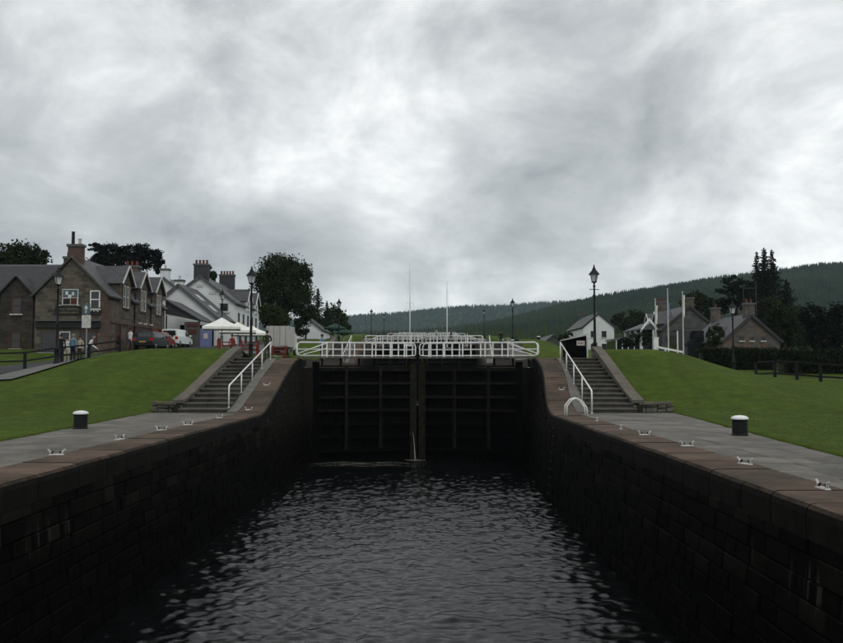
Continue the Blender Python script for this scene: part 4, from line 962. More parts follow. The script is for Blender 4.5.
# white barrier on the lawn crest
x, y = 14.3, 51.5; z = gz(x, y)
t = thing('white_barrier', 'white post with a fallen white beam on the right lawn crest', 'barrier', (x, y, z))
MB().box(x - .14, x + .14, y - .14, y + .14, z - .1, z + .95).build('post', 'white_paint', t); MB().box(x - .17, x + .17, y - .17, y + .17, z + .95, z + 1.0).build('post_cap', 'white_paint', t)
MB().bar((x + .1, y - .25, z + .38), (x + 1.5, y - .5, z + .08), .10, .12).build('beam', 'white_paint', t); MB().bar((x + .5, y - .32, z + .0), (x + .5, y - .32, z + .26), .08).build('beam_foot', 'white_paint', t)
# parasols
def parasol(name, lab, x, y, z, w, he, ha, m, square=True, group=None):
    t = thing(name, lab, 'parasol', (x, y, z), R(12), group); n = 4 if square else 8
    MB().tube([(0, 0, 0), (0, 0, ha - .05)], .035, 6).build('pole', 'old_white', t, local=True)
    MB().lathe([(.3, 0), (.28, .08), (.06, .12)], 10).build('foot', 'lead', t, local=True)
    r = w / 2 * (1.414 if square else 1); vs = [(0, 0, ha)]; fs = []; k3 = n * 4
    for ring, (f, zz) in enumerate(((.45, lerp(ha, he, .52)), (1.0, he), (1.0, he - .2))):
        for k in range(n): 
            a = (k + .5) * 2 * math.pi / n; vs.append((r * f * math.cos(a), r * f * math.sin(a), zz))
    fs = [(0, 1 + k, 1 + (k + 1) % n) for k in range(n)]
    for q in range(2): fs += [(1 + q * n + k, 1 + q * n + n + k, 1 + q * n + n + (k + 1) % n, 1 + q * n + (k + 1) % n) for k in range(n)]
    MB().add(vs, fs).build('canopy', m, t, local=True)
    for k in range(n):
        a = (k + .5) * 2 * math.pi / n; MB().bar((0, 0, ha - .06), (r * .98 * math.cos(a), r * .98 * math.sin(a), he - .04), .03).build('rib', 'old_white', t, local=True)
for (px, py, Y, w), lab in zip(((222, 317.5, 66, 2.9), (238, 322, 72, 3.1), (251.5, 325.5, 78, 3.2)), ('nearest of the three white parasols by the white cottage', 'middle white parasol of three, half hidden', 'farthest white parasol of three, right behind the lamp post')):
    a = at(px, py, Y); z = gz(a.x, Y); parasol('parasol', lab, a.x, Y, z, w, a.z - z - .78, a.z - z, 'canvas', True, 'white cafe parasols')
for (px, py, Y, w), lab in zip(((335, 323, 108, 3.0), (344, 328, 118, 2.8)), ('nearer dark green parasol on the left bank', 'farther dark green parasol beside the first, lower in the picture')):
    a = at(px, py, Y); z = gz(a.x, Y); parasol('parasol', lab, a.x, Y, z, w, a.z - z - .65, a.z - z, 'canvas_green', False, 'green parasols')
# red timber benches on the terrace
def bench(lab, x, y, z, rz):
    t = thing('bench', lab, 'bench', (x, y, z), rz, 'red timber benches')
    for s in (-.55, .55):
        MB().box(s - .05, s + .05, -.28, -.20, 0, .95).build('leg', 'red_wood', t, local=True); MB().box(s - .05, s + .05, .22, .30, 0, 1.25).build('leg', 'red_wood', t, local=True)
        MB().box(s - .05, s + .05, -.32, .22, .66, .72).build('armrest', 'red_wood', t, local=True)
    for k in range(3): MB().box(-.5, .5, -.24 + k * .16, -.10 + k * .16, .42, .46).build('seat_slat', 'old_white' if k == 0 else 'red_wood', t, local=True)
    for k in range(3): MB().box(-.5, .5, .20, .235, .60 + k * .24, .68 + k * .24).build('back_slat', 'red_wood', t, local=True)
for px, Y, rz, lab in ((249, 53, 0, 'red timber bench at the head of the left steps, near the lamp post'), (226, 57, .3, 'red timber bench under the nearest white parasol'), (278, 66, -.2, 'red timber bench right of the standing figure, before the box truck')):
    a = at(px, 350, Y); bench(lab, a.x, Y, gz(a.x, Y) if abs(a.x) > 11.9 else float(prof(Y)) - .01, rz)
for px, Y, lab in ((219, 52.5, 'lone red post on the lawn crest left of the steps'),):
    a = at(px, 350, Y); z = gz(a.x, Y); t = thing('marker_post', lab, 'post', (a.x, Y, z)); MB().box(-.1, .1, -.1, .1, -.1, 1.0).build('shaft', 'red_wood', t, local=True); MB().prism([(-.12, 1.0), (.12, 1.0), (0, 1.12)], -.12, .12, 'y').build('cap', 'red_wood', t, local=True)
a = at(206, 340, 70); z = gz(a.x, 70)
t = thing('banner_stand', 'blue advertising banner standing by the white cottage', 'banner', (a.x, 70, z)); 
MB().box(-.5, .5, -.02, .02, .2, 1.75).build('panel', 'banner_blue', t, local=True); MB().box(-.2, .15, -.03, -.022, .9, 1.35).build('emblem', 'notice', t, local=True)
for s in (-.5, .5): MB().box(s - .03, s + .03, -.25, .25, 0, .06).build('foot', 'lead', t, local=True); MB().box(s - .025, s + .025, -.025, .025, .06, 1.8).build('upright', 'lead', t, local=True)

# ------------------------------------------------------------------ vehicles
def wheels(t, xs, y_, r):
    for sx in (-1, 1):
        for yy in y_:
            w = MB(); x0 = xs * sx; seg = 14; pr = [(x0 - .1, r), (x0 + .1, r)]
            vs = [(x, yy + rad * math.cos(k * 6.2832 / seg), r + rad * math.sin(k * 6.2832 / seg)) for x, rad in ((x0 - .1, r * .9), (x0 - .06, r), (x0 + .06, r), (x0 + .1, r * .9)) for k in range(seg)]
            fs = [(i * seg + k, i * seg + (k + 1) % seg, (i + 1) * seg + (k + 1) % seg, (i + 1) * seg + k) for i in range(3) for k in range(seg)] + [tuple(range(seg)), tuple(range(3 * seg, 4 * seg))]
            wo = w.add(vs, fs).build('wheel', 'rubber', t, local=True)
            xo = x0 + sx * .102; MB().add([(xo, yy + r * .6 * math.cos(k * 6.2832 / seg), r + r * .6 * math.sin(k * 6.2832 / seg)) for k in range(seg)] + [(xo + sx * .03, yy, r)], [(k, (k + 1) % seg, seg) for k in range(seg)]).build('rim', 'steel', wo, local=True)
def car(name, lab, cat, loc, rz, m, L=3.9, W=1.66, H=1.42, van=False):
    t = thing(name, lab, cat, loc, rz, 'vehicles parked in front of the pub'); hw = W / 2
    # side profile (y along the car, rear at -y), lofted with tumblehome
    lower = [(-L / 2, .35), (-L / 2 - .03, .62), (-L / 2 + .02, .92), (L / 2 - .9 if not van else L / 2 - .6, .92), (L / 2 - .12, .74), (L / 2, .55), (L / 2 - .05, .3), (-L / 2 + .1, .28)]
    if van: roofp = [(-L / 2 + .03, .90), (-L / 2 + .10, H - .06), (-L / 2 + .25, H), (L / 2 - 1.45, H), (L / 2 - .62, .90)]
    else: roofp = [(-L / 2 + .04, .90), (-L / 2 + .30, H - .10), (-L / 2 + .55, H - .01), (L / 2 - 1.85, H), (L / 2 - 1.6, H - .04), (L / 2 - .92, .90)]
    def loft(poly, w0, w1, nm, mm, par):
        n = len(poly); zmin = min(p[1] for p in poly); zmax = max(p[1] for p in poly)
        wd = lambda z: lerp(w0, w1, (z - zmin) / (zmax - zmin)); cy = sum(p[0] for p in poly) / n; cz = (zmin + zmax) / 2; vs = []; fs = []
        for sx, k in ((-1, 1.0), (-1, .93), (1, .93), (1, 1.0)):
            for y, z in poly:
                q = 1.0 if abs(k - .93) < .01 else .93
                vs.append((sx * wd(z) * (k if k == 1.0 else .95), cy + (y - cy) * (1 if k != 1.0 else .97), cz + (z - cz) * (1 if k != 1.0 else .95)))
        # order: outer-left, mid-left, mid-right, outer-right
        for r_ in range(3): fs += [(r_ * n + i, r_ * n + (i + 1) % n, (r_ + 1) * n + (i + 1) % n, (r_ + 1) * n + i) for i in range(n)]
        fs += [tuple(range(n - 1, -1, -1)), tuple(3 * n + i for i in range(n))]
        return MB().add(vs, fs).build(nm, mm, par, local=True)
    bd = loft(lower, hw, hw * .97, 'body', m, t); cb = loft(roofp, hw * .95, hw * .78, 'cabin', m, t)
    zc0, zc1 = .98, H - .14
    ry0, ry1 = roofp[0][0], roofp[1][0]
    def yb(z): return lerp(ry0, ry1, (z - .90) / (roofp[1][1] - .90))
    MB().add([(-hw * .74, yb(zc0) - .012, zc0), (hw * .74, yb(zc0) - .012, zc0), (hw * .66, yb(zc1) - .012, zc1), (-hw * .66, yb(zc1) - .012, zc1), (-hw * .74, yb(zc0) + .01, zc0), (hw * .74, yb(zc0) + .01, zc0), (hw * .66, yb(zc1) + .01, zc1), (-hw * .66, yb(zc1) + .01, zc1)],
             [(0, 1, 2, 3), (4, 7, 6, 5), (0, 4, 5, 1), (2, 6, 7, 3)]).build('rear_window', 'pane', cb, local=True)
    ya, yb_ = roofp[-1][0], roofp[-2][0]
    for sx in (-1, 1):
        x0, x1 = sx * (hw * .945), sx * (hw * .83); e = sx * .012
        fr = roofp[-1][0] - .15; fb = roofp[-2][0] - .12; rr_ = -L / 2 + (.45 if not van else L * .55)
        MB().add([(x0 + e, rr_ - .1, zc0), (x0 + e, fr, zc0), (x1 + e, fb, zc1), (x1 + e, rr_ + .12, zc1)], [(0, 1, 2, 3)]).build('side_window', 'pane', cb, local=True)
        MB().box(min(sx * hw * .70, sx * hw * .97), max(sx * hw * .70, sx * hw * .97), -L / 2 - .05, -L / 2 + .03, .66, .90).build('tail_light', 'lamp_red', bd, local=True)
        MB().box(min(sx * hw * .55, sx * hw * .9), max(sx * hw * .55, sx * hw * .9), L / 2 - .14, L / 2 - .02, .58, .72).build('headlight', 'lantern_glass', bd, local=True)
        MB().box(min(sx * hw, sx * (hw + .16)), max(sx * hw, sx * (hw + .16)), fr - .2, fr - .1, .98, 1.12).build('door_mirror', m, bd, local=True)
    y0 = roofp[-1][0]; y1 = roofp[-2][0]
    MB().add([(-hw * .8, y0 + .015, .96), (hw * .8, y0 + .015, .96), (hw * .7, y1 + .015, H - .1), (-hw * .7, y1 + .015, H - .1)], [(0, 1, 2, 3)]).build('windscreen', 'pane', cb, local=True)
    MB().box(-hw * .98, hw * .98, -L / 2 - .08, -L / 2 + .04, .32, .52).build('rear_bumper', 'rubber' if not van else m, bd, local=True)
    MB().box(-.26, .26, -L / 2 - .095, -L / 2 - .082, .54, .65).build('number_plate', 'sign_yellow', bd, local=True)
    wheels(t, hw - .1, (-L / 2 + .62, L / 2 - .72), .29)
    return t
car('parked_car', 'dark grey hatchback parked before the pub dormers', 'car', (-21.75, 66, gz(-21.75, 66) + .06), R(-2), 'car_dark')
car('parked_car', 'bright red car parked between the dark hatchback and white van', 'car', (-22.55, 70.6, gz(-22.55, 70.6) + .06), R(-1), 'car_red', 3.6, 1.5, 1.38)
car('parked_van', 'small white van parked by the lean-to, behind the red car', 'van', (-22.35, 74.55, gz(-22.35, 74.5) + .06), R(-3), 'car_white', 3.9, 1.66, 1.56, True)
a = at(277, 345, 84); z = gz(a.x, 84)
t = thing('box_truck', 'grey white box truck seen from the rear beneath the big tree', 'truck', (a.x, 84, z), R(-4))
MB().box(-1.12, 1.12, 0, 3.0, .85, 2.95).build('box_body', 'truck_grey', t, local=True)
for s in (-1, 1):
    d = MB().box(min(s * .03, s * 1.06), max(s * .03, s * 1.06), -.05, -.003, .95, 2.88).build('rear_door', 'truck_grey', t, local=True)
    MB().tube([(s * .3, -.08, 1.0), (s * .3, -.08, 2.95)], .022, 6).build('lock_rod', 'steel', d, local=True); MB().tube([(s * .9, -.08, 1.0), (s * .9, -.08, 2.95)], .022, 6).build('lock_rod', 'steel', d, local=True)
    MB().box(min(s * .85, s * 1.08), max(s * .85, s * 1.08), -.06, .0, .62, .76).build('tail_light', 'lamp_red', t, local=True)
MB().box(-1.1, 1.1, -.04, .06, .45, .6).build('bumper', 'rubber', t, local=True); MB().box(-.45, .45, .1, 4.6, .5, .84).build('chassis', 'rubber', t, local=True)
MB().prism([(3.1, .6), (4.8, .6), (4.8, 1.5), (4.4, 2.3), (3.1, 2.3)], -.98, .98, 'x').build('cab', 'car_white', t, local=True)
wheels(t, .92, (.9, 4.0), .40)

# ------------------------------------------------------------------ yachts in the third lock
def yacht(lab, px, py, Y, L):
    tp = at(px, py, Y); zw = 4.25; H = tp.z - zw
    t = thing('sailing_yacht', lab, 'yacht', (tp.x, Y, zw), group='yachts waiting in the upper lock')
    n = 11; m_ = 7; X = np.zeros((n, m_)); Yg = np.zeros((n, m_)); Z = np.zeros((n, m_))
    for i in range(n):
        f = i / (n - 1); b_ = L * .16 * (math.sin(math.pi * min(1, .25 + f * .75)) ** .7 if f < 1 else 0) + .02
        for k in range(m_):
            a = (k / (m_ - 1) * 2 - 1); X[i, k] = a * b_; Yg[i, k] = (f - .45) * L; Z[i, k] = .95 + .25 * (f - .4) ** 2 - (1 - abs(a) ** 2.2) * 1.5
    hull = grid('hull', X, Yg, Z, 'white_paint', t)
    MB().add([(X[i, k], Yg[i, k], Z[i, k] - .02) for i in range(n) for k in (0, m_ - 1)], [(2 * i, 2 * i + 1, 2 * i + 3, 2 * i + 2) for i in range(n - 1)]).build('deck', 'deck', t, local=True)
    MB().prism([(-L * .12, .85), (L * .2, .85), (L * .16, 1.25), (-L * .12, 1.35)], -.75, .75, 'x').build('cabin', 'white_paint', t, local=True)
    MB().tube([(0, 0, .8), (0, 0, H * .5), (0, 0, H)], [.10, .09, .055], 8).build('mast', 'canvas', t, smooth=True, local=True)
    MB().tube([(0, -.1, 1.9), (0, -L * .38, 1.95)], .12, 8).build('boom', 'canvas', t, smooth=True, local=True)
    for s in (-1, 1):
        MB().tube([(s * 1.2, 0, 1.0), (s * .5, 0, H * .55), (0, 0, H * .95)], .012, 4).build('shroud', 'steel', t, local=True)
        MB().bar((0, 0, H * .55), (s * .5, 0, H * .55), .03).build('spreader', 'old_white', t, local=True)
    MB().tube([(0, L * .54, 1.05), (0, 0, H)], .012, 4).build('forestay', 'steel', t, local=True); MB().tube([(0, -L * .44, 1.0), (0, 0, H)], .012, 4).build('backstay', 'steel', t, local=True)
yacht('yacht whose tall pale mast rises left of the gate centre', 410, 262, 122, 10.5)
yacht('yacht farther up, shorter pale mast right of the gate centre', 447, 281, 140, 9.0)

# ------------------------------------------------------------------ trees and hedges
def leaves(pts, size, seed, outward=None, flat=0.0):
    r = np.random.default_rng(seed); N = len(pts); u = r.normal(size=(N, 3)); u[:, 2] *= (1 - flat); u /= np.linalg.norm(u, axis=1)[:, None]
    w = r.normal(size=(N, 3)); w -= u * (w * u).sum(1)[:, None]; w /= np.linalg.norm(w, axis=1)[:, None]
    s = size * r.uniform(.6, 1.3, N)[:, None]; a = u * s; b_ = w * s * .62
    V = np.stack([pts - a, pts - b_ * .9 + a * .1, pts + a, pts + b_ * .9 + a * .1], 1).reshape(-1, 3)
    return V, np.arange(4 * N).reshape(N, 4)
def crown_pts(blobs, n, seed, clump=.30):
    r = np.random.default_rng(seed); out = []; vol = sum(b_[3] * b_[4] * b_[5] for b_ in blobs) 
    tot = sum((b_[3] * b_[4] * b_[5]) ** .67 for b_ in blobs)
    for b_ in blobs:
        k = int(n * (b_[3] * b_[4] * b_[5]) ** .67 / tot); nc = max(6, k // 55)
        d = r.normal(size=(nc, 3)); d /= np.linalg.norm(d, axis=1)[:, None]; rad = r.uniform(.45, 1.0, nc) ** .6 * r.uniform(.8, 1.12, nc)
        c = d * rad[:, None]; idx = r.integers(0, nc, k); cs = r.uniform(.6, 1.3, nc)
        p = c[idx] + np.clip(r.normal(size=(k, 3)), -1.7, 1.7) * (clump * .62 * cs[idx])[:, None]
        out.append(p * np.array(b_[3:6]) + np.array(b_[:3]))
    return np.concatenate(out)
def limbs(t, base, targets, r0, seed, h_trunk):
    r = random.Random(seed); top = Vector((base[0] + r.uniform(-.3, .3), base[1], base[2] + h_trunk))
    B = Vector(base); mid = B.lerp(top, .5) + Vector((r.uniform(-.15, .15), r.uniform(-.15, .15), 0))
    MB().tube([tuple(B - Vector((0, 0, .3))), tuple(B + Vector((0, 0, .25))), tuple(mid), tuple(top)], [r0 * 1.45, r0 * 1.1, r0 * .9, r0 * .72], 9).build('trunk', 'bark', t, smooth=True)
    for q in targets:
        q = Vector(q); m1 = top.lerp(q, .5) + Vector((r.uniform(-.4, .4), r.uniform(-.4, .4), r.uniform(.1, .5)))
        MB().tube([tuple(top - Vector((0, 0, .25))), tuple(m1), tuple(q)], [r0 * .55, r0 * .32, r0 * .10], 6).build('limb', 'bark', t, smooth=True)
TS = [100]
def tree(name, lab, Y, blobs_px, n, leaf, m, group=None, basepx=None, depth=.8, clump=.30, trunk=None):
    """blobs_px: (px, py, rx_px, ry_px) outlines of crown masses in the photograph, at distance Y"""
    k = Y / F; TS[0] += 1; r = random.Random(TS[0]); B = []
    for px, py, rx, ry in blobs_px:
        c = at(px, py, Y); B.append((c.x, Y + r.uniform(-.35, .35) * rx * k, c.z, rx * k, (rx + ry) / 2 * k * depth, ry * k))
    bx_ = at(basepx if basepx else sum(b_[0] for b_ in blobs_px) / len(blobs_px), 340, Y).x; zb = gz(bx_, Y); lo = min(b_[2] - b_[5] * .4 for b_ in B)
    t = thing(name, lab, 'tree' if 'bush' not in name and 'shrub' not in name else 'bush', (bx_, Y, zb), 0, group)
    limbs(t, (bx_, Y, zb), [b_[:3] for b_ in B], trunk or max(.10, .035 * (max(b_[2] for b_ in B) - zb)), TS[0], max(.3, lo - zb))
    V, Fq = leaves(crown_pts(B, n, TS[0], clump) - np.array(t.location), leaf, TS[0])
    np_mesh('crown', V, Fq, m, t); return t
def conifer(lab, px, py_top, Y, hw_px, m='needle', n=1.0, name='spruce_tree', droop=.25, zb=None, bare=.12, group=None):
    TS[0] += 1; r = np.random.default_rng(TS[0]); tp = at(px, py_top, Y); x = tp.x; zb = gz(x, Y) if zb is None else zb; H = tp.z - zb; W = hw_px * Y / F
    t = thing(name, lab, 'tree', (x, Y, zb), 0, group); pts = []
    MB().tube([(0, 0, -.3), (0, 0, H * .5), (0, 0, H)], [.018 * H, .011 * H, .012], 7).build('trunk', 'bark', t, smooth=True, local=True)
    br = MB(); NB = int(26 + H * 9)
    for q in range(NB):
        f = (q + r.uniform(0, 1)) / NB; f = f ** 1.15; z = H * (bare + (1 - bare) * f * .985); lump = .78 + .32 * math.sin(q * .9 + px) * math.sin(q * .37 + 1.3 * px)
        L = (W * (1 - f) ** .78 * (1 if f < .86 else .75) * r.uniform(.55, 1.12) * lump + .10 + .25 * (1 - f)); a = q * 2.399 + r.uniform(-.4, .4); dr = droop * (1 - f) - .35 * f
        e = (L * math.cos(a), L * math.sin(a), z - L * dr)
        br.tube([(0, 0, z), (e[0] * .6, e[1] * .6, z - L * dr * .75), e], [.03 + .004 * L, .018, .006], 4, cap=False)
        k = int((5 + L * 46) * n); s = r.uniform(.05, 1.04, k); wd = .10 * L + .05
        p = np.stack([e[0] * s, e[1] * s, z + (e[2] - z) * s ** .8], 1) + r.normal(size=(k, 3)) * np.array([wd * .8, wd * .8, wd * .7]); p[:, 2] -= wd * .3; pts.append(p)
    br.build('branches', 'bark', t, local=True)
    V, Fq = leaves(np.concatenate(pts), .13, TS[0]); np_mesh('crown', V, Fq, m, t); return t
def hedge(lab, x0, x1, y0, y1, h, n, m='hedge', leaf=.09, name='hedge', rough_=.12):
    TS[0] += 1; r = np.random.default_rng(TS[0]); t = thing(name, lab, 'hedge', ((x0 + x1) / 2, (y0 + y1) / 2, gz((x0 + x1) / 2, (y0 + y1) / 2)))
    z0 = min(gz(x0, y0), gz(x1, y1), t.location.z); zt = t.location.z + h
    MB().box(x0 + .15, x1 - .15, y0 + .15, y1 - .15, z0 - .1, zt - .15).build('stems', 'earth', t)
    q = r.integers(0, 4, n); p = np.stack([r.uniform(x0, x1, n), r.uniform(y0, y1, n), r.uniform(z0, zt, n)], 1)
    p[q == 0, 2] = zt; p[q == 1, 1] = y0; p[q == 2, 1] = y0; p[q == 3, 2] = zt
    p += r.normal(size=(n, 3)) * rough_; V, Fq = leaves(p - np.array(t.location), leaf, TS[0]); np_mesh('foliage', V, Fq, m, t); return t

tree('leafy_tree', 'dark tree crown above the slate house at the left edge', 100, [(18, 258, 20, 14), (38, 258, 13, 12), (2, 262, 16, 14)], 6500, .19, 'leaf_dark')
tree('windswept_tree', 'wide flat-topped black tree behind the pub chimneys', 112, [(112, 252, 17, 8), (132, 253, 18, 9), (150, 257, 13, 11), (158, 266, 6, 9), (96, 247, 9, 4), (122, 264, 28, 9), (106, 259, 14, 7)], 15000, .17, 'leaf_black', clump=.26)
tree('big_tree', 'big dark rounded broadleaf tree right of the white house', 122, [(279, 270, 22, 16), (264, 284, 12, 14), (299, 276, 12, 14), (285, 292, 24, 20), (272, 308, 18, 16), (300, 300, 12, 16)], 30000, .18, 'leaf_dark', basepx=284)
tree('small_tree', 'lighter green bushy tree in front of the big dark tree', 106, [(268, 314, 13, 10), (281, 320, 10, 8)], 7000, .12, 'leaf_light')
tree('leafy_tree', 'dark tree beside the small white cottage beyond the truck', 128, [(302, 326, 8, 9), (309, 314, 8, 8)], 3000, .18, 'leaf_mid')
conifer('ragged conifer with drooping tiers behind the small cottage', 318, 288, 150, 13, 'needle_mid', .8)
conifer('smaller conifer right of the ragged one', 327, 301, 158, 9, 'needle_mid', .7)
tree('leafy_tree', 'rounded dark tree below the far left lamp post', 170, [(334, 318, 10, 12), (343, 325, 8, 9)], 4000, .24, 'leaf_mid')
tree('leafy_tree', 'dark tree between the truck and the ragged conifer', 160, [(312, 322, 9, 10), (322, 328, 10, 8)], 3000, .24, 'leaf_dark')
tree('small_tree', 'small dark tree poking up behind the white house roof', 128, [(209, 271, 4, 6), (214, 276, 5, 5)], 900, .2, 'leaf_dark')
# right bank
conifer('left spire of the spruce group behind the cottage', 756.5, 251, 126, 20, 'needle', .9, group='spruces behind the stone cottage')
conifer('tallest middle spire of the spruce group behind the cottage', 764, 247, 121, 25, 'needle', 1.0, group='spruces behind the stone cottage')
conifer('right spire of the spruce group behind the cottage', 771.5, 249, 128, 24, 'needle', .9, group='spruces behind the stone cottage')
conifer('bushy dark conifer low at the right of the spruce group', 786, 279, 124, 24, 'needle', 1.0, group='spruces behind the stone cottage')
tree('pine_tree', 'broad dark pine left of the spruces, above the cottage chimney', 132, [(735, 280, 10, 5), (741, 288, 15, 7), (728, 291, 12, 6), (745, 300, 16, 10), (726, 304, 12, 9)], 9000, .15, 'needle', clump=.24)
tree('leafy_tree', 'dark tree rising beyond the stone cottage gable', 104, [(785, 318, 16, 14), (770, 308, 12, 12), (796, 338, 16, 14)], 9000, .15, 'leaf_dark')
tree('leafy_tree', 'black leafy tree at the right edge above the road', 84, [(812, 318, 14, 14), (822, 338, 18, 18), (840, 322, 14, 18)], 11000, .13, 'leaf_black')
tree('leafy_tree', 'dark tree between the white gabled house and the porch', 165, [(622, 322, 10, 9), (634, 320, 10, 10), (645, 322, 9, 9)], 5000, .24, 'leaf_dark')
tree('leafy_tree', 'dark tree behind the stone house chimneys', 150, [(697, 302, 14, 10), (712, 308, 12, 10)], 4500, .24, 'leaf_dark')
for (bl, Y, n, m, lab) in (([(632, 340, 9, 7), (645, 338, 8, 7), (624, 343, 6, 5)], 92, 3000, 'hedge', 'low bushes in front of the white porch'), ([(673, 338, 6, 9), (681, 342, 7, 7)], 98, 2200, 'leaf_dark', 'ivy bush against the stone house gable behind flagpoles'),
                           ([(718, 333, 7, 9), (712, 340, 6, 8)], 82, 2600, 'leaf_dark', 'climbing shrub on the cottage wall left of its lamp post'), ([(785, 356, 12, 7), (800, 358, 11, 7), (815, 360, 10, 6)], 63, 4200, 'hedge', 'straggly bushes behind the right fence'),
                           ([(570, 336, 5, 4), (563, 338, 5, 4)], 150, 900, 'leaf_dark', 'small bush left of the black hut, far off')):
    tree('garden_bush', lab, Y, bl, n, .085 if Y < 100 else .14, m, trunk=.06)
a = at(700, 350, 72); b_ = at(776, 350, 72)
hedge('long dark clipped hedge in front of the stone cottage', a.x, b_.x, 71.5, 73, 1.62, 7000, 'hedge', .10)
a = at(780, 355, 66); b_ = at(850, 355, 66)
hedge('ragged dark hedge beyond the road at the right edge', a.x, b_.x, 65.2, 67, 1.5, 6000, 'hedge', .11, rough_=.22)
# hills and forest
PXN = [-200, 300, 345, 400, 450, 480, 520, 560, 600, 650, 700, 760, 820, 860, 1100]; PYN = [346, 345, 344, 342, 338, 334, 326, 316, 308, 301, 293, 286, 278, 276, 262]
PXF = [-200, 0, 300, 345, 400, 430, 450, 470, 500, 540, 600, 700, 843, 1100]; PYF = [334, 330, 324, 320, 316.5, 313, 311, 309.5, 309.5, 306.5, 305, 302, 297, 290]
def hill_z(a, Y):
    px = 425 + a * F; en = (370 - np.interp(px, PXN, PYN)) / F; ef = (370 - np.interp(px, PXF, PYF)) / F
    yr = 1250 + 120 * wob2(a * 5, a * 3, 1.0); zn = 1.865 + en * yr
    near = 9 + (zn - 9) * sst(420, 1.0 * yr, Y) ** .9 - 40 * sst(1300, 2200, Y)
    zf = 1.865 + ef * 2600; far = 9 + (zf - 9) * sst(1300, 2600, Y)
    z = np.maximum(near, far); return z + wob2(a * 300, Y * .2, .12) * 3.0 * sst(450, 900, Y)
aa = np.linspace(-1.15, 1.15, 240); yy = np.concatenate([np.linspace(340, 1600, 110), np.linspace(1630, 4200, 70)])
A, Yh = np.meshgrid(aa, yy); 
tag(grid('hills', A * Yh, Yh, hill_z(A, Yh), 'hill'), kind='structure')
def forest(nm, n, a0, a1, ya, yb, h0, h1, seed, sides, tiers, keep, m, lab):
    r = np.random.default_rng(seed); a = r.uniform(a0, a1, n); Y = np.sqrt(r.uniform(ya ** 2, yb ** 2, n)); z = hill_z(a, Y); k = keep(a, Y, z, r); a, Y, z = a[k], Y[k], z[k]; N = len(a)
    H = r.uniform(h0, h1, N); W = H * r.uniform(.17, .27, N); X = a * Y; V = []; T = []
    for ti in range(tiers):
        zb = z - 1 + H * (.08 + .40 * ti); zt = z + H * (.62 + .38 * ti if tiers > 1 else 1); w = W * (1 - .42 * ti); th = r.uniform(0, 6.28, N)
        ring = np.stack([np.stack([X + w * np.cos(th + s * 6.283 / sides) * r.uniform(.8, 1.2, N), Y + w * np.sin(th + s * 6.283 / sides), zb + r.uniform(-.05, .05, N) * H], 1) for s in range(sides)], 1)
        o = np.concatenate([ring, np.stack([X, Y, zt], 1)[:, None]], 1); off = sum(v.shape[0] for v in V); V.append(o.reshape(-1, 3))
        b0 = off + np.arange(N)[:, None] * (sides + 1); T.append(np.concatenate([np.stack([b0[:, 0] + s, b0[:, 0] + (s + 1) % sides, b0[:, 0] + sides], 1) for s in range(sides)]))
    o = np_mesh(nm, np.concatenate(V), np.concatenate(T), m); tag(o, lab, 'forest', kind='stuff')
def keepn(a, Y, z, r): return (z > 12 + 8 * r.random(len(a))) & (wob2(a * 40, Y * .03, .5) > -.30 + .2 * r.random(len(a)))
forest('hillside_forest', 34000, -.1, .62, 470, 1420, 8, 15, 3, 5, 2, keepn, 'forest', 'dark conifer forest covering the right hillside')
forest('far_forest', 15000, -.55, .62, 1750, 2750, 9, 15, 4, 4, 1, lambda a, Y, z, r: wob2(a * 30, Y * .008, .6) > -.25, 'forest', 'distant forest on the far blue hill')
forest('valley_trees', 1500, -.35, .35, 300, 560, 6, 12, 9, 6, 2, lambda a, Y, z, r: (np.abs(a * Y) > 16) & (wob2(a * 60, Y * .05, .5) > -.1), 'leaf_mid', 'belt of trees in the valley beyond the top lock')

